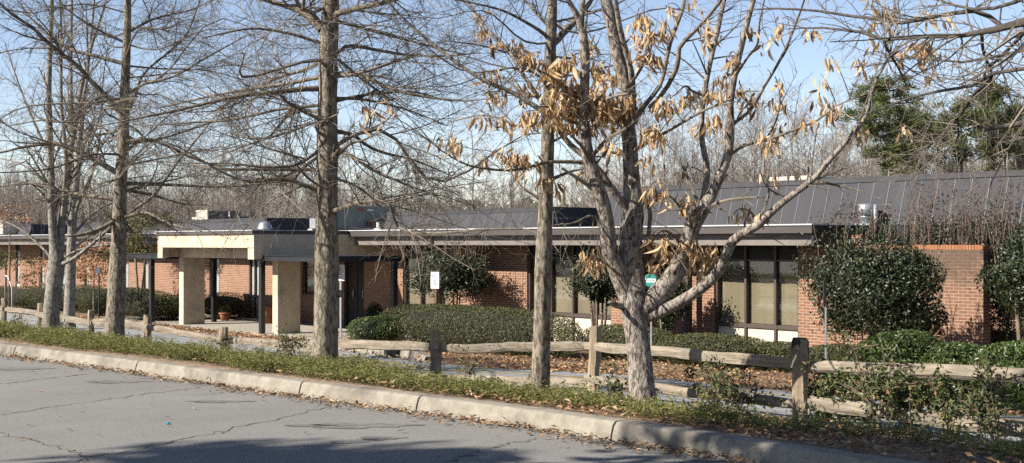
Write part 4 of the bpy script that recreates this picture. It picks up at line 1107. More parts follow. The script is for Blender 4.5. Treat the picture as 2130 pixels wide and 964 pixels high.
# spindly shrubs and climbers along the fence
def fence_shrub(x, D, h, n_st, n_lf, label, spread=0.35, mat='vine', leaf=(0.055, 0.032)):
    n_lf = int(n_lf * 1.5)
    t = T(x, D); zg = gzf(t, D)
    o = thing('fence_shrub', (t, D, zg), label, 'shrub', 'spindly shrubs along the fence')
    P = []; L_ = []
    for j in range(n_st):
        a = rng.uniform(0, 6.28); r = spread * rng.uniform(0.2, 1)
        hh = h * rng.uniform(0.6, 1.05)
        s = np.linspace(0, 1, 6)
        bx = t + rng.normal(0, 0.06) + np.cumsum(rng.normal(0, 0.02, 6)) + r * math.cos(a) * s ** 1.3
        by = D + rng.normal(0, 0.04) + np.cumsum(rng.normal(0, 0.02, 6)) + 0.5 * r * math.sin(a) * s
        pl = np.stack([bx, by, zg - 0.03 + hh * s], -1); P.append(pl)
        for b in range(5):
            f = rng.uniform(0.3, 0.95); i0 = int(f * 5); p = pl[i0]
            dv = np.array([rng.normal(0, 0.2), rng.normal(0, 0.12), rng.uniform(0.0, 0.18)]) * h
            P.append(p + np.linspace(0, 1, 6)[:, None] * dv + rng.normal(0, 0.006, (6, 3)))
    P = np.array(P); Rr = np.broadcast_to(np.linspace(0.009, 0.0035, 6), P.shape[:2])
    v, q = tubes(P, Rr, 4); part_np('stem', v, q, M['stem'], o)
    ii = rng.integers(0, len(P), n_lf); jj = rng.integers(1, 6, n_lf)
    c = P[ii, jj] + rng.normal(0, 0.035, (n_lf, 3)); c[:, 2] = np.maximum(c[:, 2], zg + 0.05)
    v, q = leaf_quads(c, unit(n_lf) + np.array([0, 0, 0.25]), unit(n_lf) + np.array([0, -0.3, 0.5]), leaf[0] * rng.uniform(0.6, 1.3, n_lf), leaf[1] * rng.uniform(0.7, 1.2, n_lf))
    part_np('foliage', v, q, M[mat], o)
for a in ((25, 10.6, 0.55, 4, 110, 'thin leafy shrub at the first fence post'), (130, 10.5, 0.65, 4, 140, 'feathery shrub beside the pale forked tree'), (180, 10.6, 0.5, 4, 60, 'bare twiggy shrub against the rails behind the pale tree'),
          (290, 10.6, 0.45, 3, 50, 'low twiggy shrub at the leaning post'), (395, 10.6, 0.4, 4, 70, 'low twiggy shrub under the sagging rail'), (480, 10.55, 0.6, 5, 120, 'arching shrub at the short fence post'), (545, 10.6, 0.55, 5, 100, 'arching shrub below the porch column'),
          (612, 10.5, 0.75, 7, 330, 'leafy shrub right beside the thick oak trunk'), (740, 10.5, 0.5, 5, 120, 'dark low shrub on the sunny side of the thick oak'), (815, 10.6, 0.7, 2, 40, 'two bare thin stems before the storm drain'),
          (985, 10.5, 0.65, 3, 40, 'thin bare stems below the middle rail'), (1290, 10.5, 0.5, 5, 120, 'tangled shrub at the foot of the brown-leaved tree'), (1470, 10.7, 0.7, 6, 200, 'loose shrub growing through the rails'), (1535, 10.7, 0.62, 6, 180, 'loose leafy shrub beside the dark-topped post'),
          (1712, 11.0, 0.72, 9, 700, 'dense green climber just past the dark-topped post'), (1768, 10.95, 0.78, 10, 800, 'dense green climber below the upper rail'), (1830, 10.7, 0.95, 7, 420, 'taller climber with a red-brown stem'), (1900, 10.95, 0.75, 9, 620, 'shaded climber along the thick rail'), (1985, 10.95, 0.7, 8, 500, 'shaded climber near the end of the rails'), (2070, 10.6, 0.8, 7, 360, 'thin dark climber at the picture edge')):
    fence_shrub(*a)

# ================================================================== JUNIPER AND FALLEN LEAVES
def cover_density(t, D):
    k = KD(t)
    e = D - k
    # dense at the left, thinner and pulled back from the kerb at the right
    lo = np.interp(t, [-40, -12, -9, -6.5, -4.5, 0], [0.17, 0.2, 0.4, 0.75, 1.0, 0.9])
    hi = np.interp(t, [-40, -20, -12, -9, -6, 0], [1.45, 1.6, 1.5, 1.25, 1.9, 2.9])
    return np.clip((e - lo) / 0.25, 0, 1) * np.clip((hi - e) / 0.5, 0, 1)
nc = 6600
tc_ = -44 + 49 * rng.random(nc) ** 0.75; Dc = KD(tc_) + rng.uniform(0.15, 3.4, nc)
ph = np.sin(tc_ * 1.7 + 1.3 * Dc) * np.sin(tc_ * 0.6 - 2.1 * Dc)
gap = np.where(tc_ > -9.5, 0.30, -0.45)
keep = (rng.random(nc) < cover_density(tc_, Dc)) & (ph > gap - 0.5 * rng.random(nc))
tc_, Dc = tc_[keep], Dc[keep]; nc = len(tc_)
Hc = np.clip(rng.normal(0.13, 0.07, nc), 0.04, 0.30) * np.interp(tc_, [-16, -10, -7], [0.8, 0.75, 0.85])
ns, nl = 14, 20                               # plumes per clump, needles-sprays per plume
a = rng.uniform(0, 2 * np.pi, (nc, ns)); r0 = 0.22 * rng.random((nc, ns)) ** 0.6
Ls = rng.uniform(0.10, 0.24, (nc, ns)); tl_j = np.abs(rng.normal(0.2, 0.22, (nc, ns)))
bx = tc_[:, None] + r0 * np.cos(a); by = Dc[:, None] + r0 * np.sin(a)
bz = gz(bx, by) + Hc[:, None] * (1 - (r0 / 0.30) ** 2) * rng.uniform(0.3, 1.05, (nc, ns))
ad = a + rng.normal(0, 0.5, (nc, ns))
dv = np.stack([np.cos(ad) * np.cos(tl_j), np.sin(ad) * np.cos(tl_j), np.sin(tl_j)], -1)
f = rng.random((nc, ns, nl))
c = np.stack([bx, by, bz], -1)[:, :, None, :] + dv[:, :, None, :] * (Ls[:, :, None] * f)[..., None]
c = c + rng.normal(0, 1, c.shape) * (0.024 * (1.1 - 0.7 * f))[..., None]
c = c.reshape(-1, 3); k = len(c)
ax = np.repeat(dv.reshape(-1, 3), nl, axis=0) + rng.normal(0, 0.55, (k, 3))
nr = unit(k) * 0.75 + np.array([-0.35, -0.25, 0.6])
m = (c[:, 1] > KD(c[:, 0]) + 0.10) & (c[:, 2] > gz(c[:, 0], c[:, 1]) + 0.004)
c, ax, nr = c[m], ax[m], nr[m]; k = len(c)
v, q = leaf_quads(c, ax, nr, rng.uniform(0.024, 0.046, k), rng.uniform(0.008, 0.0135, k))
single_np('juniper_ground_cover', v, q, M['juniper'], (-11, 8.5, gzf(-11, 8.5)), kind='stuff')

def litter(name, t, D, z, n, size, mat, lift=0.03, base=None, steep=0.45):
    c = np.stack([t, D, z + np.abs(rng.normal(0, lift, n)) + 0.012], -1)
    a = rng.uniform(0, 2 * np.pi, n)
    ax = np.stack([np.cos(a), np.sin(a), rng.normal(0, steep * 0.6, n)], -1)
    nr = np.stack([rng.normal(0, steep, n), rng.normal(0, steep, n), np.ones(n)], -1)
    s = rng.uniform(0.6, 1.35, n)
    v, q = leaf_quads(c, ax, nr, size * s, size * 0.42 * s * rng.uniform(0.7, 1.2, n), rng.uniform(0.1, 0.45))
    return single_np(name, v, q, M[mat], base or (float(np.mean(t)), float(np.mean(D)), float(np.mean(z))), kind='stuff')
# drift in the gutter
n = 5200
t = -32 + 40 * rng.random(n) ** 0.6; w_ = np.interp(t, [-32, -16, -8, -4, 5], [0.10, 0.12, 0.17, 0.24, 0.25]) * (0.6 + 0.5 * np.sin(t * 1.9) ** 2)
D = KD(t) - 0.05 - np.abs(rng.normal(0, 1, n)) * w_
litter('fallen_leaves', t, D, np.full(n, LOTZ), n, 0.058, 'litter_leaf', 0.018)
n = 130
t = rng.uniform(-18, -2, n); D = rng.uniform(3.5, 7.0, n); litter('fallen_leaves', t, D, np.full(n, LOTZ + 0.002), n, 0.06, 'litter_leaf', 0.004, None, 0.25)
# leaves in the strip beside the kerb
n = 7500
t = -14 + 17 * rng.random(n) ** 0.8; D = KD(t) + 0.2 + 2.6 * rng.random(n) ** 1.4; litter('fallen_leaves', t, D, gz(t, D), n, 0.068, 'litter_leaf', 0.03)
n = 5000
t = rng.uniform(-42, -12, n); D = KD(t) + 0.2 + rng.uniform(0, 3.6, n); litter('fallen_leaves', t, D, gz(t, D), n, 0.08, 'litter_leaf', 0.03)
# planting bed before the building
n = 30000
t = -34 + 46 * rng.random(n) ** 0.8; D = rng.uniform(14.9, 22.5, n); litter('bed_leaves', t, D, gz(t, D), n, 0.10, 'bed_leaf', 0.03, None, 0.6)
n = 3000
t = -46 + 14 * rng.random(n); D = rng.uniform(15.5, 20, n); litter('bed_leaves', t, D, gz(t, D), n, 0.10, 'bed_leaf', 0.03)
# ================================================================== TREES
def smooth_path(pts, K):
    """Catmull-Rom through pts (n,d), K samples"""
    P = np.asarray(pts, float); n = len(P)
    if n == 2: return P[0] + (P[1] - P[0]) * np.linspace(0, 1, K)[:, None]
    E = np.vstack([2 * P[0] - P[1], P, 2 * P[-1] - P[-2]])
    seg = np.r_[0, np.cumsum(np.linalg.norm(np.diff(P[:, :3], axis=0), axis=1))]
    s = np.linspace(0, seg[-1], K); out = []
    for x in s:
        i = min(np.searchsorted(seg, x, side='right') - 1, n - 2); f = (x - seg[i]) / max(1e-9, seg[i + 1] - seg[i])
        p0, p1, p2, p3 = E[i], E[i + 1], E[i + 2], E[i + 3]
        out.append(0.5 * ((2 * p1) + (-p0 + p2) * f + (2 * p0 - 5 * p1 + 4 * p2 - p3) * f * f + (-p0 + 3 * p1 - 3 * p2 + p3) * f ** 3))
    return np.array(out)

def grow(P, Rr, per_len, lmin, lmax, ang=(35, 75), K=5, rscale=0.5, rmin=0.003, start=0.15, horiz=0.0, up=0.0, wander=0.18, taper_len=0.55, tip=0.35, rng_=None, maxn=None):
    """side shoots on many parent polylines at once. P (N,K0,3). Returns child polylines and radii"""
    r = rng_ or rng
    N_, K0, _ = P.shape
    seg = np.linalg.norm(np.diff(P, axis=1), axis=2); tot = seg.sum(1)
    cnt = r.poisson(tot * per_len)
    if maxn: cnt = np.minimum(cnt, maxn)
    idx = np.repeat(np.arange(N_), cnt); n = len(idx)
    if n == 0: return np.zeros((0, K, 3)), np.zeros((0, K))
    f = start + (1 - start) * r.random(n)
    g = f * (K0 - 1); i0 = np.minimum(g.astype(int), K0 - 2); fr = g - i0
    p = P[idx, i0] * (1 - fr)[:, None] + P[idx, i0 + 1] * fr[:, None]
    pr = Rr[idx, i0] * (1 - fr) + Rr[idx, i0 + 1] * fr
    tg = P[idx, i0 + 1] - P[idx, i0]; tg /= np.linalg.norm(tg, axis=1, keepdims=True) + 1e-9
    rd = r.normal(0, 1, (n, 3)); rd[:, 2] *= (1 - horiz)
    pe = rd - (rd * tg).sum(1)[:, None] * tg; pe /= np.linalg.norm(pe, axis=1, keepdims=True) + 1e-9
    a = np.radians(r.uniform(ang[0], ang[1], n))[:, None]
    d = tg * np.cos(a) + pe * np.sin(a); d[:, 2] += up; d[:, 2] *= (1 - 0.35 * horiz)
    d /= np.linalg.norm(d, axis=1, keepdims=True)
    ln = r.uniform(lmin, lmax, n) * (1 - taper_len * f)
    s = np.linspace(0, 1, K)
    bend = r.normal(0, wander, (n, 3)); bend[:, 2] *= (1 - 0.9 * horiz); bend2 = r.normal(0, wander * 0.6, (n, 3))
    C = p[:, None, :] + ln[:, None, None] * (d[:, None, :] * s[None, :, None] + bend[:, None, :] * (s ** 2)[None, :, None] + bend2[:, None, :] * np.sin(s * 5.0)[None, :, None] * 0.35 * s[None, :, None])
    r0 = np.minimum(np.maximum(pr * rscale, rmin), pr * 0.9 + 0.0008)
    RR = r0[:, None] * (1 - (1 - tip) * s[None, :])
    return C, RR

def join(a, b): return (np.concatenate([a[0], b[0]]), np.concatenate([a[1], b[1]])) if len(a[0]) else b

class Tree:
    def __init__(s, name, x, ybase, Y, label, cat='tree', group=None):
        s.Y = Y; p = PX(x, ybase, Y)
        t, D = site_of(p); p[2] = gzf(t, D)
        s.o = thing(name, p, label, cat, group, site=False)
        s.base = p; s.polys = []
    def stem(s, pts, mat, name='trunk', dz=0.0, z0=None, sides=18, K=40, rough=0.05, flare=0.0, taper_end=None):
        """pts: (x, y, width px) in the photo; dz: depth gained from first to last point (m)"""
        Y0 = s.Y + (z0 or 0.0)
        n = len(pts)
        w3 = []
        for i, p in enumerate(pts):
            Yi = Y0 + dz * i / max(1, n - 1)
            q = PX(p[0], p[1], Yi); w3.append((q[0], q[1], q[2], p[2] / F * Yi / 2))
        P4 = smooth_path(w3, K); P = P4[:, :3]; rr = np.maximum(P4[:, 3], 0.003)
        if flare:
            P = np.vstack([[P[0, 0], P[0, 1], s.base[2] - 0.15], P]); rr = np.r_[rr[0] * (1 + flare), rr]
            h = P[:, 2] - s.base[2]; rr = rr * (1 + flare * np.exp(-np.maximum(h, 0) / 0.14))
        v, q = tubes(P[None], rr[None], sides)
        if rough:
            K2 = len(P); ring = v.reshape(K2, sides, 3)
            c = P[:, None, :]
            ph = rng.uniform(0, 6.28, 6); aa = np.linspace(0, 2 * np.pi, sides, endpoint=False)[None, :]
            hh = np.linspace(0, 1, K2)[:, None] * K2 * 0.35
            fac = 1 + rough * (np.sin(3 * aa + ph[0] + 0.5 * np.sin(hh + ph[1])) * 0.5 + np.sin(7 * aa + ph[2] + np.sin(hh * 0.7)) * 0.35) + rough * 0.5 * np.sin(hh * 1.3 + 2 * aa + ph[3]) + rng.normal(0, rough * 0.35, (K2, sides))
            v = (c + (ring - c) * fac[:, :, None]).reshape(-1, 3)
        part_np(name, v, q, M[mat], s.o, True)
        Pk = smooth_path(np.c_[P, rr], 12)
        s.polys.append((Pk[:, :3], np.maximum(Pk[:, 3], 0.003)))
        return Pk
    def limb(s, pts, mat='limb', dz=None, z0=0.0, sides=8, K=16):
        if dz is None: dz = rng.uniform(-1.0, 1.2)
        # small kinks so that limbs are not smooth curves
        return s.stem(pts, mat, 'limb', dz, z0, sides, K, 0.03)
    def arrays(s):
        P = np.stack([smooth_path(np.c_[p, r], 12) for p, r in s.polys])
        return P[:, :, :3], np.maximum(P[:, :, 3], 0.003)
    def crown(s, levels, mat='twig', name='crown', extra=None):
        v_all = []; q_all = []; o = 0
        for (P, Rr), sides in levels:
            if not len(P): continue
            v, q = tubes(P, Rr, sides); v_all.append(v); q_all.append(q + o); o += len(v)
        part_np(name, np.concatenate(v_all), np.concatenate(q_all), M[mat], s.o, False)

def oak_crown(tr, dens=1.0, extra_limbs=0, span=(0.35, 1.0), seed=1, lmul=1.0):
    """pin-oak habit: long level limbs, fine crooked side shoots"""
    r = np.random.default_rng(seed)
    trunkP, trunkR = tr.polys[0]
    limbs = tr.polys[1:]
    P = np.stack([smooth_path(np.c_[p, q], 12) for p, q in limbs]) if limbs else np.zeros((0, 12, 4))
    LP, LR = P[:, :, :3], np.maximum(P[:, :, 3], 0.004)
    if extra_limbs:
        n = extra_limbs; f = span[0] + (span[1] - span[0]) * (np.arange(n) + r.random(n)) / n; g = f * 11; i0 = np.minimum(g.astype(int), 10); fr = (g - i0)[:, None]
        p = trunkP[i0] * (1 - fr) + trunkP[i0 + 1] * fr; rad = trunkR[i0]
        a = r.uniform(0, 2 * np.pi, n); ln = r.uniform(1.6, 3.6, n) * lmul
        sl = r.normal(0.12, 0.16, n)
        d = np.stack([np.cos(a), np.sin(a), sl], -1)
        s_ = np.linspace(0, 1, 12)
        bend = r.normal(0, 0.12, (n, 3)); b2 = r.normal(0, 0.05, (n, 3))
        E = p[:, None] + ln[:, None, None] * (d[:, None] * s_[None, :, None] + bend[:, None] * (s_ ** 2)[None, :, None] + b2[:, None] * np.sin(s_ * 9)[None, :, None])
        ER = np.minimum(rad * 0.22, 0.03)[:, None] * (1 - 0.85 * s_[None])
        LP = np.concatenate([LP, E]); LR = np.concatenate([LR, np.maximum(ER, 0.004)])
        ext = (E, np.maximum(ER, 0.004))
    else: ext = (np.zeros((0, 12, 3)), np.zeros((0, 12)))
    a1 = grow(LP, LR, 4.4 * dens, 0.4, 1.5, (30, 75), 6, 0.42, 0.0038, 0.10, 0.35, 0.05, 0.24, 0.5, 0.4, r)
    a2 = grow(a1[0], a1[1], 8.5 * dens, 0.16, 0.6, (30, 80), 5, 0.6, 0.0022, 0.06, 0.25, 0.03, 0.28, 0.4, 0.45, r)
    a3 = grow(a2[0], a2[1], 5.0 * dens, 0.08, 0.28, (30, 80), 4, 0.7, 0.0018, 0.15, 0.1, 0.05, 0.2, 0.3, 0.5, r)
    tr.crown([(ext, 6), (a1, 4), (a2, 3), (a3, 3)])
    return a1, a2

# --- T3: the thick oak in the middle of the left half
t3 = Tree('oak_tree', 674, 757, 17.4, 'thick furrowed oak with level bare limbs, standing beside the white red-ring sign')
t3.stem([(674, 757, 57), (677, 690, 52), (679, 600, 50), (680, 480, 47), (680, 380, 44), (681, 250, 41), (683, 100, 38), (688, 0, 34), (690, -150, 28), (694, -380, 16)], 'bark_oak', flare=0.18, K=60, rough=0.06, sides=28)
part('burl', MB().add(*(lambda v, f: (v, f))(*core_mesh(PX(706, 612, 17.38), (0.055, 0.06, 0.05), 3, 0.3, 2.0, 1.0)), True), M['bark_oak'], t3.o)
for pts, dz in (
    ([(668, 62, 17), (637, 29, 14), (599, 14, 12), (552, 0, 10), (480, -20, 8), (380, -45, 5)], 0.4),
    ([(668, 185, 12), (625, 186, 11), (590, 191, 10), (509, 198, 9), (448, 211, 8), (349, 234, 6), (274, 249, 4), (199, 264, 2)], -0.8),
    ([(668, 160, 9), (600, 174, 8), (528, 184, 7), (440, 200, 5), (330, 225, 3)], 0.8),
    ([(668, 130, 8), (620, 150, 7), (575, 163, 6), (500, 200, 5), (430, 240, 3)], 1.4),
    ([(666, 219, 8), (620, 224, 6), (575, 229, 6), (480, 250, 5), (400, 255, 4), (300, 262, 2)], 0.3),
    ([(666, 312, 9), (640, 330, 7), (614, 344, 7), (552, 348, 6), (480, 341, 4), (390, 340, 2)], -0.6),
    ([(668, 322, 7), (630, 350, 6), (600, 380, 5), (520, 385, 4), (450, 388, 3)], 1.0),
    ([(668, 390, 6), (640, 370, 5), (622, 350, 4), (610, 330, 2)], -0.5),
    ([(690, 40, 14), (702, 29, 13), (747, 17, 12), (814, 2, 10), (900, -30, 7), (1000, -60, 4)], -0.5),
    ([(692, 118, 9), (710, 104, 8), (728, 95, 8), (776, 103, 7), (843, 114, 6), (924, 117, 4), (1000, 110, 2)], 0.8),
    ([(692, 154, 9), (747, 157, 8), (795, 176, 7), (852, 196, 6), (957, 210, 4), (1020, 205, 2)], -0.8),
    ([(692, 42, 8), (766, 62, 6), (862, 88, 5), (957, 112, 3)], 1.4),
    ([(690, 272, 10), (733, 281, 8), (766, 305, 7), (804, 320, 6), (862, 334, 4), (940, 366, 2)], 0.5),
    ([(692, 335, 11), (714, 310, 8), (733, 298, 6), (760, 290, 4), (820, 262, 2)], -0.3),
    ([(706, 312, 8), (740, 330, 8), (766, 348, 8), (814, 372, 6), (876, 396, 4), (930, 420, 2)], -0.9),
    ([(694, 370, 7), (738, 386, 5), (766, 405, 4), (792, 432, 2)], 0.6),
    ([(692, 205, 8), (760, 208, 6), (850, 230, 4), (930, 262, 2)], 0.2),
    ([(668, 90, 8), (600, 70, 6), (520, 60, 5), (420, 80, 3)], -0.6),
    ([(668, 250, 6), (600, 275, 5), (520, 300, 4), (440, 330, 2)], 0.7),
    ([(690, 0, 10), (760, -30, 8), (860, -50, 5)], 0.6), ([(686, -40, 10), (600, -60, 8), (500, -90, 5)], 0.6)):
    t3.limb(pts, dz=dz)
oak_crown(t3, 1.35, 24, (0.30, 0.95), 3)

# --- T2: the oak at the left
t2 = Tree('oak_tree', 236, 708, 21.7, 'straight oak with bare level limbs, standing in front of the round hedges')
t2.stem([(236, 708, 44), (240, 640, 38), (244, 560, 34), (247, 500, 31), (250, 400, 27), (256, 300, 24), (259, 200, 20), (263, 100, 17), (266, 0, 14), (268, -140, 9), (268, -260, 5)], 'bark_oak', flare=0.2, K=60, sides=24)
for pts, dz in (
    ([(256, 236, 12), (214, 194, 10), (184, 164, 10), (164, 140, 10), (125, 110, 9), (95, 85, 8), (65, 55, 7), (30, 35, 6), (0, 8, 5), (-40, -20, 3)], -0.8),
    ([(258, 133, 9), (199, 117, 7), (159, 107, 7), (125, 90, 6), (75, 50, 4), (35, 0, 3)], 0.6),
    ([(251, 366, 14), (234, 354, 12), (199, 334, 11), (154, 311, 10), (110, 299, 9), (50, 306, 6), (0, 318, 4), (-50, 322, 2)], -0.4),
    ([(248, 416, 9), (184, 408, 8), (140, 399, 7), (75, 384, 5), (20, 372, 2)], 0.7),
    ([(247, 455, 12), (229, 466, 10), (199, 480, 9), (172, 488, 7), (140, 492, 3)], -0.5),
    ([(252, 384, 10), (280, 382, 8), (319, 384, 7), (379, 386, 6), (448, 389, 5), (540, 384, 4), (600, 376, 2)], 0.5),
    ([(250, 456, 9), (276, 447, 8), (299, 443, 8), (319, 448, 7), (345, 463, 6), (375, 472, 5), (420, 481, 2)], -0.7),
    ([(256, 318, 8), (280, 302, 7), (299, 289, 6), (349, 304, 6), (389, 324, 5), (448, 344, 4), (500, 345, 2)], 1.0),
    ([(252, 396, 7), (309, 404, 5), (379, 424, 4), (436, 427, 2)], 0.3),
    ([(250, 458, 6), (290, 428, 6), (319, 408, 6), (369, 339, 5), (414, 284, 4), (450, 240, 2)], -0.6),
    ([(259, 250, 7), (280, 205, 6), (299, 154, 5), (349, 110, 5), (389, 70, 4), (416, 0, 3)], 0.5),
    ([(259, 200, 6), (300, 175, 6), (360, 160, 5), (430, 120, 4), (520, 70, 2)], -0.6),
    ([(256, 300, 7), (330, 290, 5), (420, 262, 4), (500, 235, 2)], 0.8),
    ([(258, 270, 7), (190, 280, 5), (110, 250, 4), (20, 262, 2)], 0.9),
    ([(262, 90, 6), (200, 60, 5), (140, 20, 3), (110, -20, 2)], -0.4), ([(263, 70, 6), (320, 40, 5), (400, 20, 3), (460, -10, 2)], 0.4)):
    t2.limb(pts, dz=dz)
oak_crown(t2, 1.15, 34, (0.33, 0.9), 5, 1.1)

# --- T4: thin oak beside the brown-leaved tree
t4 = Tree('oak_tree', 1122, 822, 13.8, 'slim straight oak with rough bark between two fence posts, close to the brown-leaved tree')
t4.stem([(1122, 822, 38), (1125, 740, 36), (1128, 640, 36), (1130, 560, 35), (1132, 500, 33), (1135, 420, 30), (1138, 330, 27), (1140, 240, 25), (1143, 150, 24), (1146, 70, 22), (1149, 0, 20), (1154, -200, 12), (1156, -330, 7)], 'bark_oak', flare=0.12, K=70, sides=24, rough=0.07)
for pts, dz in (
    ([(1128, 420, 8), (1110, 405, 7), (1092, 395, 6), (1077, 387, 4)], 0.2),
    ([(1142, 376, 9), (1165, 366, 7), (1188, 357, 5), (1215, 352, 2)], 0.3),
    ([(1146, 95, 16), (1160, 83, 15), (1171, 70, 15), (1190, 51, 14), (1212, 25, 12), (1230, 0, 9), (1250, -40, 6)], 0.7),
    ([(1140, 80, 9), (1124, 65, 8), (1073, 35, 6), (1035, 19, 5), (975, 5, 4), (900, -10, 2)], -0.6),
    ([(1140, 210, 7), (1090, 192, 6), (1040, 160, 4), (990, 140, 2)], 0.8),
    ([(1140, 300, 6), (1180, 280, 5), (1230, 262, 3), (1280, 250, 2)], 0.8),
    ([(1138, 160, 7), (1080, 120, 5), (1000, 95, 4), (920, 85, 2)], -0.5),
    ([(1145, 60, 7), (1090, 0, 5), (1050, -40, 3)], 0.5), ([(1136, 260, 6), (1080, 262, 5), (1010, 240, 4), (930, 255, 2)], 1.0)):
    t4.limb(pts, dz=dz)
oak_crown(t4, 1.1, 18, (0.55, 0.95), 7, 0.8)

# --- T1: pale forked tree at the far left
t1 = Tree('maple_tree', 103, 700, 23.9, 'pale grey smooth-barked tree forking low into upright stems')
t1.stem([(103, 700, 36), (107, 650, 34), (112, 600, 33), (116, 560, 34), (117, 535, 30), (112, 500, 20), (108, 440, 17), (106, 370, 15), (104, 300, 14), (101, 200, 12), (104, 100, 10), (108, 0, 8), (108, -120, 4)], 'bark_grey', flare=0.25, K=60, sides=22, rough=0.04)
for pts, dz in (
    ([(118, 555, 22), (124, 520, 19), (127, 478, 17), (133, 420, 16), (142, 339, 14), (159, 249, 11), (166, 199, 9), (189, 100, 7), (214, 25, 5), (225, -20, 3)], 0.5),
    ([(136, 400, 12), (145, 340, 11), (148, 279, 10), (147, 150, 8), (149, 0, 6), (150, -60, 4)], 1.0),
    ([(130, 450, 9), (134, 400, 9), (137, 320, 9), (130, 250, 8), (127, 190, 7), (127, 75, 6), (125, 0, 4)], -0.5),
    ([(120, 553, 9), (150, 540, 8), (186, 513, 7), (226, 477, 6), (262, 440, 3)], -0.8),
    ([(120, 545, 6), (160, 522, 5), (205, 512, 4), (226, 510, 2)], -0.3),
    ([(112, 545, 7), (92, 520, 6), (60, 490, 5), (30, 470, 4), (0, 458, 2)], 0.5),
    ([(106, 400, 6), (70, 360, 5), (40, 340, 3), (0, 330, 2)], 0.4),
    ([(105, 330, 6), (60, 230, 5), (30, 150, 3), (10, 90, 2)], 0.4),
    ([(142, 330, 7), (170, 330, 5), (205, 250, 4), (215, 160, 3), (225, 90, 2)], -0.4),
    ([(160, 250, 7), (180, 170, 5), (182, 90, 4), (178, 10, 3)], 0.3)):
    t1.limb(pts, 'bark_grey', dz=dz)
r_ = np.random.default_rng(11)
P, Rr = t1.arrays(); a1 = grow(P, Rr, 2.6, 0.5, 1.6, (25, 60), 6, 0.4, 0.005, 0.3, 0.0, 0.2, 0.14, 0.5, 0.4, r_); a2 = grow(a1[0], a1[1], 5, 0.2, 0.6, (25, 65), 5, 0.6, 0.003, 0.1, 0, 0.1, 0.18, 0.4, 0.45, r_); a3 = grow(a2[0], a2[1], 3, 0.1, 0.3, (30, 70), 4, 0.7, 0.002, 0.1, 0, 0.1, 0.18, 0.4, 0.5, r_)
t1.crown([(a1, 4), (a2, 3), (a3, 3)])
# second pale tree behind it
tb = Tree('maple_tree', 145, 655, 33.0, 'rough pale trunk with dark bark patches behind the forked tree, among the hedges')
tb.stem([(144, 655, 23), (146, 600, 21), (147, 560, 20), (149, 500, 19), (152, 440, 17), (160, 360, 14), (166, 300, 11), (176, 200, 8), (188, 90, 6), (196, 0, 4), (200, -50, 2)], 'bark_grey', flare=0.15, K=50, sides=18, rough=0.07)
for pts, dz in (([(151, 460, 9), (165, 420, 8), (185, 380, 7), (205, 300, 5), (214, 200, 3)], 0.5), ([(150, 480, 8), (130, 440, 7), (100, 400, 5), (60, 380, 3)], -0.8), ([(156, 400, 7), (150, 330, 6), (145, 250, 4), (140, 160, 2)], 0.8), ([(148, 520, 6), (190, 490, 5), (230, 470, 3)], 0.4), ([(150, 490, 7), (200, 440, 5), (240, 420, 4), (300, 402, 2)], 1.0)):
    tb.limb(pts, 'bark_grey', dz=dz)
P, Rr = tb.arrays(); a1 = grow(P, Rr, 1.8, 0.6, 2.0, (25, 60), 6, 0.4, 0.006, 0.3, 0.0, 0.2, 0.14, 0.5, 0.4, r_); a2 = grow(a1[0], a1[1], 3.5, 0.3, 0.8, (25, 65), 5, 0.6, 0.004, 0.1, 0, 0.1, 0.18, 0.4, 0.45, r_)
tb.crown([(a1, 4), (a2, 3)])

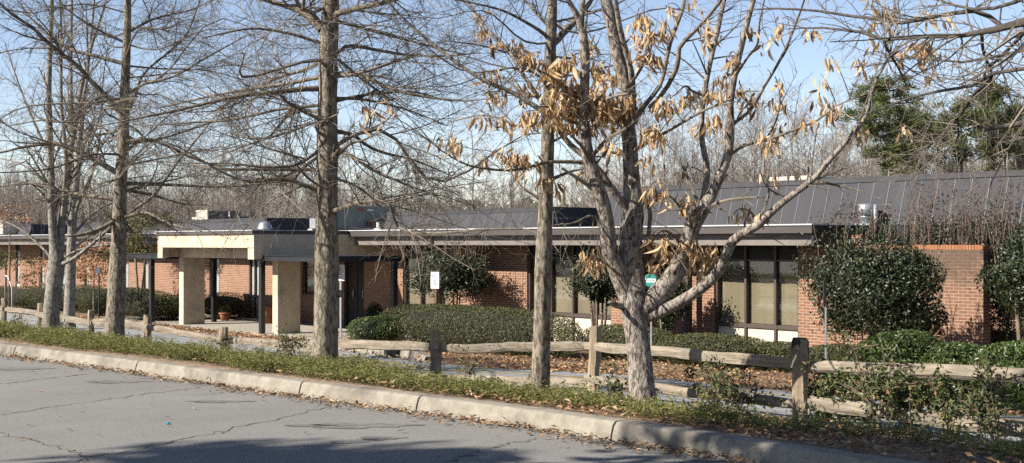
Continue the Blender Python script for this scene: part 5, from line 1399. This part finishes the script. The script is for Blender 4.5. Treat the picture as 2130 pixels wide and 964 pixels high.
# --- T5: the brown-leaved tree
t5 = Tree('brown_leaved_tree', 1337, 828, 13.1, 'spreading tree with furrowed bark and large dry brown leaves still hanging')
t5.stem([(1337, 828, 55), (1333, 780, 50), (1328, 730, 48), (1322, 690, 49), (1319, 650, 54), (1316, 610, 56), (1313, 560, 50), (1312, 500, 47), (1316, 440, 44), (1314, 380, 36), (1310, 310, 31), (1303, 230, 27), (1298, 170, 26), (1284, 115, 26), (1271, 47, 25), (1260, 0, 23), (1245, -60, 19)], 'bark_mag', dz=0.3, flare=0.12, K=80, sides=30, rough=0.06)
big = [
    ([(1312, 635, 40), (1300, 598, 42), (1284, 560, 38), (1268, 520, 34), (1264, 480, 33), (1256, 430, 31), (1243, 390, 30), (1227, 340, 27), (1217, 290, 25), (1214, 240, 22), (1217, 160, 20), (1216, 93, 19), (1208, 50, 16), (1193, 20, 12), (1178, -5, 10)], -0.6),
    ([(1209, 55, 12), (1211, 20, 11), (1213, -10, 10)], 0.0),
    ([(1328, 655, 46), (1358, 624, 46), (1388, 592, 43), (1411, 556, 39), (1428, 516, 36), (1440, 472, 34), (1456, 446, 30), (1477, 411, 24), (1496, 370, 20), (1514, 325, 18), (1520, 270, 17), (1518, 215, 16), (1528, 155, 15), (1543, 93, 13), (1557, 37, 12), (1570, -10, 10)], -0.9),
    ([(1450, 455, 14), (1460, 425, 14), (1468, 387, 14), (1470, 345, 13), (1460, 289, 12), (1460, 233, 12), (1466, 187, 12), (1477, 131, 11), (1491, 70, 11), (1506, 0, 10), (1515, -40, 8)], 0.4),
    ([(1335, 662, 26), (1365, 652, 27), (1400, 636, 25), (1450, 606, 24), (1488, 572, 23), (1508, 535, 22), (1528, 498, 20), (1575, 470, 18), (1600, 446, 16), (1640, 412, 14), (1690, 375, 12), (1720, 340, 11), (1760, 295, 10), (1800, 245, 9), (1812, 199, 7), (1826, 160, 6), (1852, 118, 4)], -1.4),
    ([(1310, 450, 18), (1297, 428, 17), (1282, 405, 16), (1268, 387, 15), (1250, 360, 14), (1222, 330, 13), (1185, 300, 12), (1152, 257, 11), (1129, 233, 11), (1087, 205, 10), (1054, 187, 9), (1017, 173, 9), (970, 145, 8), (900, 92, 7), (850, 50, 6), (812, 10, 5), (790, -20, 4)], -0.5),
    ([(1140, 243, 9), (1118, 200, 9), (1087, 154, 9), (1063, 112, 8), (1031, 79, 7), (1003, 47, 6), (970, 0, 5), (960, -30, 4)], 0.4),
    ([(1318, 240, 13), (1316, 190, 13), (1311, 140, 12), (1292, 70, 11), (1280, 0, 10), (1276, -40, 8)], -0.6),
    ([(1316, 640, 15), (1300, 640, 14), (1285, 636, 13), (1272, 632, 11), (1264, 634, 7)], -0.3)]
for pts, dz in big: t5.stem(pts, 'bark_mag', 'limb', dz, 0.12 if len(pts) > 3 else 0.0, 16, 40, 0.05)
small = [
    ([(1520, 262, 8), (1561, 229, 7), (1589, 182, 6), (1627, 117, 6), (1655, 51, 5), (1673, 0, 4), (1680, -25, 3)], -1.2),
    ([(1526, 165, 6), (1555, 120, 5), (1575, 93, 5), (1580, 47, 4), (1590, 0, 3)], -0.6),
    ([(1308, 270, 11), (1342, 219, 10), (1375, 173, 9), (1393, 93, 9), (1417, 28, 8), (1424, 0, 7), (1430, -30, 5)], 0.3),
    ([(1350, 225, 9), (1384, 187, 10), (1410, 135, 10), (1414, 98, 10), (1459, 51, 8), (1501, 0, 7), (1520, -30, 5)], -0.4),
    ([(1516, 320, 8), (1543, 303, 7), (1589, 294, 6), (1627, 280, 6), (1697, 252, 5), (1743, 219, 4), (1800, 196, 2)], -1.3),
    ([(1306, 325, 9), (1328, 308, 8), (1393, 271, 7), (1459, 233, 6), (1524, 205, 4)], -1.0),
    ([(1222, 338, 9), (1180, 337, 8), (1135, 338, 7), (1095, 350, 6), (1059, 355, 5), (1017, 352, 5), (970, 343, 4), (923, 317, 3), (900, 299, 2)], -0.5),
    ([(1262, 470, 6), (1230, 450, 5), (1200, 462, 4), (1170, 470, 2)], -0.4),
    ([(1440, 480, 6), (1420, 440, 5), (1395, 410, 4), (1362, 400, 3)], -0.7),
    ([(1340, 420, 9), (1352, 440, 9), (1350, 480, 9), (1346, 530, 10), (1340, 560, 10)], 0.2),
    ([(1580, 468, 6), (1560, 440, 4), (1540, 435, 3), (1525, 445, 2)], -0.3),
    ([(1640, 412, 5), (1610, 400, 4), (1592, 385, 3), (1580, 355, 2)], -0.2),
    ([(1690, 378, 8), (1712, 380, 6), (1760, 390, 4), (1800, 400, 2)], -0.3),
    ([(1480, 560, 7), (1462, 530, 6), (1450, 510, 5), (1452, 490, 3)], -0.5),
    ([(1420, 515, 7), (1400, 490, 6), (1380, 480, 5), (1362, 490, 3)], -0.7),
    ([(1290, 575, 6), (1268, 555, 5), (1245, 540, 4), (1222, 535, 2)], -0.5),
    ([(1218, 200, 8), (1190, 190, 7), (1160, 170, 5), (1130, 150, 3)], -0.6),
    ([(1216, 230, 8), (1245, 215, 7), (1280, 200, 6), (1310, 195, 4)], -0.9),
    ([(1214, 260, 7), (1180, 250, 6), (1150, 225, 4), (1110, 222, 2)], -0.7),
    ([(1300, 190, 7), (1335, 140, 6), (1345, 100, 5), (1352, 60, 3)], -0.6),
    ([(1210, 360, 6), (1240, 340, 5), (1262, 310, 4), (1272, 290, 2)], -0.6),
    ([(1465, 200, 6), (1440, 190, 5), (1425, 180, 4), (1395, 205, 2)], -0.5),
    ([(1524, 200, 6), (1545, 192, 5), (1565, 190, 3), (1590, 190, 2)], -0.4),
    ([(1590, 294, 4), (1610, 262, 4), (1622, 220, 4), (1620, 180, 3), (1612, 160, 2)], -0.2)]
for pts, dz in small: t5.limb(pts, dz=dz)
r_ = np.random.default_rng(21)
P, Rr = t5.arrays(); P, Rr = P[1:], Rr[1:]
a1 = grow(P, Rr, 2.8, 0.25, 1.0, (30, 70), 6, 0.4, 0.0045, 0.35, 0.1, 0.1, 0.2, 0.5, 0.45, r_); a2 = grow(a1[0], a1[1], 4.0, 0.1, 0.4, (30, 75), 5, 0.6, 0.0026, 0.2, 0, 0.1, 0.2, 0.4, 0.5, r_)
# hanging dry leaves: bunches at branch tips
CL = [(998, 28, 6), (1000, 70, 10), (1035, 93, 5), (1073, 89, 6), (1100, 117, 18), (1026, 154, 12), (1021, 196, 8), (1045, 205, 6), (1000, 243, 10), (1049, 254, 8), (914, 289, 5), (949, 299, 8), (1003, 336, 6), (1047, 322, 12), (1082, 327, 24), (1084, 360, 6), (1124, 336, 7), (1133, 376, 14), (1166, 385, 4), (1100, 247, 16), (1096, 187, 10),
      (1150, 150, 18), (1165, 190, 22), (1150, 225, 22), (1185, 215, 26), (1190, 175, 14), (1210, 225, 26), (1235, 195, 22), (1245, 235, 24), (1270, 215, 20), (1285, 240, 16), (1308, 215, 16), (1220, 262, 18), (1175, 255, 16), (1180, 130, 12), (1240, 140, 10), (1262, 160, 10), (1230, 100, 6),
      (1206, 364, 6), (1245, 350, 10), (1269, 303, 7), (1357, 327, 5), (1335, 40, 12), (1350, 65, 14), (1330, 85, 12), (1345, 110, 10), (1389, 20, 8), (1454, 4, 4), (1470, 62, 8), (1478, 85, 10), (1361, 121, 14), (1385, 60, 8), (1519, 121, 12), (1505, 168, 16), (1466, 190, 18), (1490, 195, 8), (1431, 205, 14), (1389, 215, 22), (1370, 225, 10), (1356, 272, 16), (1375, 285, 8), (1454, 262, 14), (1482, 247, 8), (1529, 187, 8), (1561, 205, 12), (1589, 105, 3), (1606, 75, 3), (1617, 210, 6), (1622, 177, 4), (1627, 51, 5), (1599, 290, 14), (1622, 266, 4), (1730, 229, 14), (1700, 205, 5), (1673, 252, 8), (1706, 165, 4),
      (1600, 366, 6), (1655, 358, 3), (1417, 360, 6), (1360, 400, 18), (1426, 415, 16), (1440, 440, 8), (1545, 445, 12), (1585, 450, 8), (1221, 538, 14), (1235, 550, 8), (1258, 545, 5), (1350, 500, 12), (1370, 520, 22), (1385, 505, 14), (1362, 552, 8), (1398, 530, 10), (1440, 515, 18), (1462, 530, 20), (1475, 520, 14), (1450, 550, 16), (1480, 545, 8), (1820, 8, 5), (1850, 25, 8), (1808, 45, 5), (1916, 35, 5), (1945, 40, 5), (1866, 62, 5), (1874, 110, 7), (1915, 90, 14), (1930, 105, 14), (1945, 112, 8), (1862, 150, 3), (1934, 153, 5), (1795, 128, 8), (1729, 128, 6), (1783, 270, 12), (1885, 274, 3), (766, 232, 8), (804, 222, 4), (786, 262, 1), (1815, 90, 4), (1560, 60, 5), (1690, 60, 4)]
Yc = {}
cs = []; n_of = []; tips = []
Pall = np.concatenate([P.reshape(-1, 3)])
for x, y, n in CL:
    # hang the bunch at the depth of the nearest limb as seen from the car park
    k = F / Pall[:, 1]; sx = 1065 + Pall[:, 0] * k; sy = HOR - (Pall[:, 2] - EYE) * k
    j = np.argmin((sx - x) ** 2 + (sy - y) ** 2); Y = Pall[j, 1]
    c = PX(x, y, Y + rng.normal(0, 0.08))
    cs.append(c); n_of.append(max(2, int(n * (4.2 if 1080 < x < 1330 and 100 < y < 290 else 2.0)))); tips.append(np.stack([Pall[j] * (1 - s) + (c + [0, 0, 0.05]) * s + (np.sin(s * 3.1) * np.array([0, 0, 0.04])) for s in np.linspace(0, 1, 6)]))
tips = np.array(tips); tipR = np.broadcast_to(np.linspace(0.006, 0.003, 6), tips.shape[:2])
t5.crown([(a1, 5), (a2, 3), ((tips, tipR), 4)])
def dry_leaves(c, n, spread, ln, seed):
    """long curled leaves hanging from a point: 4 x 2 grid, bent along and across"""
    r = np.random.default_rng(seed)
    V = []; Q = []; o = 0
    for ci, ni in zip(c, n):
        for _ in range(ni):
            p = ci + r.normal(0, 1, 3) * np.array([spread, spread, spread * 0.75]) * (0.55 + 0.05 * ni ** 0.5)
            a = r.uniform(0, 6.28); L_ = ln * r.uniform(0.45, 1.4); Wd = L_ * r.uniform(0.18, 0.34)
            out = np.array([math.cos(a), math.sin(a), 0]); tilt = abs(r.normal(0.25, 0.45))
            d = out * math.sin(tilt) - np.array([0, 0, math.cos(tilt)])
            sd = np.cross(d, [math.cos(a + 1.0), math.sin(a + 1.0), 0.2]); sd /= np.linalg.norm(sd); up = np.cross(sd, d)
            curl = r.normal(0, 0.45); cup = r.uniform(0.1, 0.9); tw = r.normal(0, 0.9)
            for s, w_ in ((0, 0.12), (0.25, 0.8), (0.55, 1.0), (0.82, 0.62), (1.0, 0.03)):
                ang = tw * s; s2 = sd * math.cos(ang) + up * math.sin(ang)
                m = p + d * L_ * s + up * curl * L_ * s * s
                for e in (-1, 0, 1): V.append(m + s2 * e * Wd / 2 * w_ + up * cup * Wd * w_ * abs(e) * 0.8)
            for i in range(4):
                for j in range(2): Q.append((o + i * 3 + j, o + i * 3 + j + 1, o + (i + 1) * 3 + j + 1, o + (i + 1) * 3 + j))
            o += 15
    return np.array(V), np.array(Q)
v, q = dry_leaves(cs, n_of, 0.062, 0.108, 5)
part_np('foliage', v, q, M['dead_leaf'], t5.o, True)

# --- a neighbour whose trunk stands beyond the picture edge and whose limbs reach in
p = W(-2.2, 9.4, 0)
tr = Tree('oak_tree', 1065 + p[0] / p[1] * F, 900, p[1], 'oak limbs reaching in at the upper corner from a trunk outside the view')
xt = 1065 + p[0] / p[1] * F
tr.stem([(xt, 950, 90), (xt, 600, 70), (xt + 5, 200, 62), (xt, -200, 50), (xt, -700, 30)], 'bark_oak', flare=0.15, K=40, sides=20)
for pts, dz in (
    ([(xt, 20, 34), (2260, 20, 28), (2130, 46, 19), (2090, 56, 16), (2040, 70, 12), (1990, 75, 10), (1907, 77, 9), (1858, 83, 8), (1812, 79, 7), (1775, 62, 6), (1700, 58, 4), (1640, 60, 2)], 2.5),
    ([(2086, 57, 10), (2040, 25, 10), (1990, 27, 9), (1932, 37, 9), (1874, 48, 8), (1837, 41, 7), (1762, 33, 6), (1700, 23, 5), (1600, 18, 4), (1540, 25, 2)], 2.2),
    ([(1850, 83, 6), (1840, 92, 6), (1866, 137, 5), (1883, 172, 3), (1890, 200, 2)], 1.9),
    ([(xt, 120, 20), (2260, 135, 12), (2130, 143, 9), (2065, 153, 8), (2024, 178, 7), (1949, 191, 6), (1895, 203, 5), (1837, 224, 4), (1780, 245, 2)], 2.2),
    ([(2062, 160, 8), (2045, 180, 7), (2024, 199, 7), (1990, 249, 6), (1949, 290, 4), (1890, 330, 2)], 2.2),
    ([(xt, 240, 24), (2260, 245, 16), (2130, 257, 12), (2073, 265, 10), (2049, 270, 8)], 1.6),
    ([(xt, -40, 26), (2260, -30, 14), (2130, 0, 9), (2050, 20, 7), (1980, 10, 5), (1900, -20, 3)], 2.4),
    ([(2150, 44, 10), (2120, 80, 8), (2080, 120, 7), (2050, 150, 5), (2040, 190, 3)], 1.8),
    ([(2042, 70, 8), (2046, 110, 6), (2062, 150, 5), (2058, 190, 3)], 1.6),
    ([(1992, 249, 5), (1990, 290, 4), (1950, 330, 2)], 2.4), ([(xt, 60, 18), (2260, 90, 10), (2130, 105, 7), (2000, 130, 5), (1900, 120, 3), (1800, 140, 2)], 3.0)):
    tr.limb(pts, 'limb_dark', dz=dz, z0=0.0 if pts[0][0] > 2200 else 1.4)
P, Rr = tr.arrays(); P, Rr = P[1:], Rr[1:]
r_ = np.random.default_rng(31)
a1 = grow(P, Rr, 7.0, 0.25, 1.0, (30, 75), 6, 0.45, 0.0035, 0.1, 0.1, 0.0, 0.26, 0.5, 0.4, r_); a2 = grow(a1[0], a1[1], 9.0, 0.12, 0.4, (30, 75), 5, 0.6, 0.002, 0.1, 0, 0.0, 0.22, 0.4, 0.45, r_)
tr.crown([(a1, 4), (a2, 3)])

# --- small leafy trees near the building at the left
M['rust_leaf'] = leafm('orange_brown_leaf', [(0.0, (0.30, 0.15, 0.08)), (0.4, (0.55, 0.30, 0.16)), (1.0, (0.85, 0.55, 0.33))], 0.7, 0.3, 0.2)
def leafy_tree(name, x, y0, y1, x0, x1, D, label, mat, leaf, n, trunk=((0, 0),), tw=0.06):
    t = T(x, D); zg = gzf(t, D); zt, zb = Zb(x, y0, D), Zb(x, y1, D)
    ta, tb_ = T(x0, D), T(x1, D)
    o = thing(name, (t, D, zg), label, 'tree')
    for dx, dy in trunk:
        part('trunk', MB().tube([(t + dx * 0.3, D, zg - 0.05), (t + dx * 0.5, D + dy * 0.2, (zg + zb) / 2), (t + dx, D + dy, zb + 0.2), (t + dx * 1.3, D + dy, (zb + zt) / 2)], [tw, tw * 0.85, tw * 0.7, tw * 0.4], 8), M['bark_oak'], o)
    # several clumps spread through the crown
    V = []; Q = []; off = 0; r = np.random.default_rng(abs(hash(label)) % 9999 if False else int(x * 7 + y0))
    for k in range(9):
        c = (r.uniform(ta, tb_) * 0.8 + (ta + tb_) / 2 * 0.2, D + r.normal(0, 0.5), r.uniform(zb, zt)); s = r.uniform(0.35, 0.6)
        pos, ax, nr, ln, wd = bush_leaves(c, ((tb_ - ta) * 0.36 * s * 1.3, 0.7 * s, (zt - zb) * 0.42 * s * 1.2), n // 9, leaf, int(r.integers(1e6)), 0.9, 0.3, 2.0)
        v, q = leaf_quads(pos, ax, nr, ln, wd); V.append(v); Q.append(q + off); off += len(v)
    part_np('foliage', np.concatenate(V), np.concatenate(Q), M[mat], o)
leafy_tree('evergreen_tree', 290, 448, 548, 250, 338, 22.6, 'small olive-green tree with two crooked stems beside the walkway roof', 'olive', (0.09, 0.045), 7500, ((-0.35, 0), (0.3, 0.1)))
leafy_tree('evergreen_tree', 12, 508, 560, -30, 44, 21.0, 'olive-green small tree behind the white handrail', 'olive', (0.08, 0.04), 2600)
leafy_tree('young_oak', 195, 505, 580, 150, 240, 19.5, 'small tree holding orange-brown dry leaves before the dark small sign', 'rust_leaf', (0.12, 0.065), 1500, ((0, 0),), 0.035)
leafy_tree('young_oak', 82, 545, 605, 58, 102, 22.5, 'small tree holding orange-brown dry leaves against the brick between two hedges', 'rust_leaf', (0.11, 0.06), 600, ((0, 0),), 0.03)
leafy_tree('young_oak', 20, 420, 470, -40, 50, 19.0, 'tree top with a few orange-brown leaves at the far end of the roof', 'rust_leaf', (0.11, 0.06), 420, ((0, 0),), 0.04)
# magnolia at the right edge, only its outer leaves come into view
p = PX(2300, 700, 15.5); tS, DS = site_of(p)
o = thing('magnolia_tree', (tS, DS, gzf(tS, DS)), 'glossy broad-leaved evergreen just entering at the picture edge above the brick wall', 'tree')
part('trunk', MB().tube([(tS, DS, gzf(tS, DS) - 0.1), (tS, DS, 1.0), (tS + 0.05, DS, 3.2)], [0.1, 0.09, 0.05], 10), M['bark_oak'], o)
v1 = bush_leaves((tS, DS, 2.6), (0.85, 0.9, 1.5), 900, (0.17, 0.075), 77, 0.8, 0.4, 2.0); v, q = leaf_quads(*v1); part_np('foliage', v, q, M['holly'], o)

# ================================================================== TREES BEYOND THE BUILDING
def bare_proto(seed, H, spread, up, K1=8):
    """bare winter tree of height H around the origin: trunk arrays and twig arrays"""
    r = np.random.default_rng(seed)
    K = 10; s = np.linspace(0, 1, K)
    tr_ = np.stack([np.cumsum(r.normal(0, 0.012 * H, K)) * s, np.cumsum(r.normal(0, 0.012 * H, K)) * s, s * H], -1)[None]
    tR = (0.0095 * H * (1 - 0.9 * s))[None]
    a0 = grow(tr_, tR, 2.9, H * 0.16 * spread, H * 0.38 * spread, (25, 55), 7, 0.5, 0.02, 0.25, 0, up, 0.1, 0.6, 0.3, r)
    a1 = grow(a0[0], a0[1], 2.9, 0.5, 1.9, (25, 65), 5, 0.5, 0.012, 0.15, 0, up, 0.12, 0.5, 0.4, r)
    a2 = grow(a1[0], a1[1], 4.4, 0.3, 1.1, (25, 70), 4, 0.6, 0.008, 0.15, 0, up * 0.7, 0.14, 0.4, 0.5, r, 9)
    tv, tq = tubes(tr_, tR, 7)
    V = []; Q = []; o = 0
    for (P, Rr), sd in ((a0, 4), (a1, 3), (a2, 3)):
        v, q = tubes(P, Rr, sd); V.append(v); Q.append(q + o); o += len(v)
    return mesh_np('trunk', tv, tq, True), mesh_np('crown', np.concatenate(V), np.concatenate(Q))
protos = [bare_proto(40 + i, H, sp, u) for i, (H, sp, u) in enumerate(((11, 1.15, 0.12), (12, 0.95, 0.2), (10, 1.3, 0.08), (13, 0.85, 0.25), (9, 1.3, 0.1)))]
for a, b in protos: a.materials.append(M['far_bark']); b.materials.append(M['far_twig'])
PH = [11, 12, 10, 13, 9]
GB = Z(2.7)
def far_tree(x, ytop, Y, kind, rot):
    ztop = EYE + (HOR - ytop) / F * Y
    sc = (ztop - GB) / PH[kind]
    X = (x - 1065) / F * Y
    o = thing('bare_tree', (X, Y, GB), 'bare grey-brown winter tree in the wood beyond the roofs', 'tree', 'bare trees beyond the roofs', site=False)
    o.rotation_euler.z = rot; o.scale = (sc, sc, sc)
    for nm, me in zip(('trunk', 'crown'), protos[kind]):
        c = bpy.data.objects.new(nm, me); COL.objects.link(c); c.parent = o
r_ = np.random.default_rng(55)
spots = []
for x in np.linspace(-40, 720, 18): spots.append((x + r_.normal(0, 8), r_.uniform(318, 395), r_.uniform(88, 125)))
for x in np.linspace(560, 900, 12): spots.append((x + r_.normal(0, 8), r_.uniform(250, 345), r_.uniform(82, 105)))
for x in np.linspace(850, 1260, 20): spots.append((x + r_.normal(0, 8), r_.uniform(330, 400), r_.uniform(95, 125)))
for x in (866, 985, 1058, 1210): spots.append((x, r_.uniform(230, 300), r_.uniform(85, 95)))
for x in np.linspace(1230, 1810, 38): spots.append((x + r_.normal(0, 8), r_.uniform(200, 300), r_.uniform(62, 95)))
for x in np.linspace(1800, 2180, 30): spots.append((x + r_.normal(0, 8), r_.uniform(190, 290), r_.uniform(62, 90)))
for x, y, Y in spots: far_tree(x, y, Y, int(r_.integers(0, 5)), r_.uniform(0, 6.28))

# pines
def pine(x, ytop, ybot, wpx, Y, label, dens=1.0, trunk_px=10, seed=1):
    r = np.random.default_rng(seed)
    X = (x - 1065) / F * Y; zt = EYE + (HOR - ytop) / F * Y; zb = EYE + (HOR - ybot) / F * Y; w_ = wpx / F * Y / 2
    o = thing('pine_tree', (X, Y, GB), label, 'tree', None, site=False)
    s = np.linspace(0, 1, 10)
    P = np.stack([X + np.cumsum(r.normal(0, 0.03, 10)), np.full(10, Y), GB + s * (zt - GB - 0.2)], -1)
    rr = trunk_px / F * Y / 2 * (1 - 0.85 * s)
    v, q = tubes(P[None], rr[None], 9); part_np('trunk', v, q, M['bark_oak'], o, True)
    nbr = int(38 * dens); bp = []; br = []; lc = []; la = []
    for i in range(nbr):
        f = r.random() ** 0.8; z = zb + (zt - zb) * f
        prof = (0.35 + 0.65 * math.sin(math.pi * min(1, (1 - f) * 0.75 + 0.12))) * r.uniform(0.45, 1.15)
        a = r.uniform(0, 6.28); L_ = w_ * prof
        p0 = np.array([X, Y, z]); d = np.array([math.cos(a), math.sin(a), r.uniform(-0.05, 0.4)])
        ss = np.linspace(0, 1, 5)[:, None]
        pl = p0 + d * L_ * ss + r.normal(0, 0.05, (5, 3)) * ss; bp.append(pl); br.append(np.linspace(0.05, 0.015, 5))
        for k in range(6):
            fk = r.uniform(0.35, 1.05); c = p0 + d * L_ * fk + r.normal(0, 0.16, 3)
            m = 22; u = unit(m); u[:, 2] = np.abs(u[:, 2]) * 0.9
            lc.append(c + u * 0.2 + r.normal(0, 0.06, (m, 3))); la.append(u)
    v, q = tubes(np.array(bp), np.array(br), 4); part_np('branch', v, q, M['limb'], o)
    c = np.concatenate(lc); u = np.concatenate(la)
    v, q = leaf_quads(c, u, unit(len(c)), r.uniform(0.22, 0.42, len(c)), r.uniform(0.035, 0.065, len(c))); part_np('foliage', v, q, M['pine'], o)
pine(1848, 176, 372, 165, 60, 'dense green pine, biggest evergreen above the grey roof', 1.35, 11, 1)
pine(1905, 235, 372, 100, 66, 'thin half-bare pine next to the biggest evergreen', 0.6, 9, 2)
pine(2005, 215, 330, 115, 62, 'tall pine with a clear pale trunk and sparse crown', 0.55, 15, 3)
pine(2068, 178, 350, 115, 64, 'pine with a dense narrow crown at the edge of the wood', 1.1, 9, 4)
pine(2115, 230, 365, 100, 70, 'pine behind the oak limbs at the picture edge', 0.8, 9, 5)
pine(1960, 250, 370, 95, 75, 'small sparse pine between the half-bare pine and the clear-trunked pine', 0.5, 8, 6)
pine(660, 395, 440, 60, 120, 'distant pine low behind the thick oak trunk', 0.8, 8, 7)
# distant mixed wood, one mass
r_ = np.random.default_rng(66)
nt_ = 460                                   # crowns, each a fan of limbs and twigs
xc = r_.uniform(-140, 2280, nt_); Yc_ = r_.uniform(100, 150, nt_)
top = np.interp(xc, [-100, 100, 400, 620, 750, 900, 1150, 1350, 1700, 2200], [338, 338, 345, 358, 388, 408, 400, 350, 315, 300]) + r_.normal(0, 25, nt_)
ztop = EYE + (HOR - top) / F * Yc_
Hh = ztop - GB
m = 15
X0 = np.repeat((xc - 1065) / F * Yc_, m); Y0 = np.repeat(Yc_, m); H0 = np.repeat(Hh, m); n = len(X0)
s = np.linspace(0, 1, 6)
zb = GB + H0 * r_.uniform(0.05, 0.5, n)
a = r_.uniform(0, 6.28, n); sp = r_.uniform(0.0, 0.26, n) * H0
f = 1 - 1.3 * (sp / H0) ** 1.2
dx, dy = np.cos(a) * sp, np.sin(a) * sp
zt = GB + H0 * f * r_.uniform(0.72, 1.0, n)
P = np.stack([X0[:, None] + dx[:, None] * s ** 1.4, Y0[:, None] + dy[:, None] * s ** 1.4, zb[:, None] + (zt - zb)[:, None] * s], -1) + r_.normal(0, 0.07, (n, 6, 3))
Rr = np.broadcast_to(np.linspace(0.03, 0.010, 6), (n, 6))
b1 = grow(P, Rr, 2.6, 0.4, 1.6, (25, 80), 4, 0.5, 0.010, 0.1, 0, 0.1, 0.25, 0.4, 0.5, r_)
v1, q1 = tubes(P, Rr, 3); v2, q2 = tubes(b1[0], b1[1], 3)
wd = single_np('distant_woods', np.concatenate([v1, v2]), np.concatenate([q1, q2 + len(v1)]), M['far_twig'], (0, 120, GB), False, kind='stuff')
n = 5000
x = r_.uniform(840, 1300, n); Y = r_.uniform(140, 160, n); top = 424 + 8 * np.sin(x * 0.05) + 5 * np.sin(x * 0.17); f = r_.random(n)
z = GB + (EYE + (HOR - top) / F * Y - GB) * f
v, q = leaf_quads(np.stack([(x - 1065) / F * Y, Y, z], -1), unit(n), unit(n), np.full(n, 0.9), np.full(n, 0.5)); single_np('distant_woods', v, q, M['pine'], (0, 150, GB), False, kind='stuff')

# evergreens outside the view whose shade falls over the car park and the strip
def shade_tree(x, y, z0, z1, r0, n, label, seed):
    r = np.random.default_rng(seed)
    o = thing('evergreen_tree', (x, y, LOTZ), label, 'tree', None, site=False)
    part('trunk', MB().tube([(x, y, 0), (x, y, z1 * 0.5), (x, y, z1 - 0.5)], [0.22, 0.16, 0.05], 10), M['bark_oak'], o)
    V = []; Q = []; off = 0
    for k in range(n):
        f = (k + 0.5) / n; e = math.sin(math.pi * (0.15 + 0.8 * f)) ** 0.7
        c = (x + r.normal(0, r0 * 0.55 * e), y + r.normal(0, r0 * 0.55 * e), z0 + (z1 - z0) * f)
        pos, ax, nr, ln, wd_ = bush_leaves(c, (0.9 * e, 0.9 * e, 0.55), 120, (0.30, 0.15), int(r.integers(1e6)), 0.9, 0.3, 2.0)
        v, q = leaf_quads(pos, ax, nr, ln, wd_); V.append(v); Q.append(q + off); off += len(v)
    part_np('foliage', np.concatenate(V), np.concatenate(Q), M['pine'], o)
shade_tree(-14.9, 4.2, 6.2, 10.6, 2.0, 28, 'tall evergreen outside the view whose shade crosses the asphalt', 1)
shade_tree(-6.0, 5.9, 4.6, 8.2, 1.5, 34, 'evergreen outside the view whose shade falls on the kerb', 2)
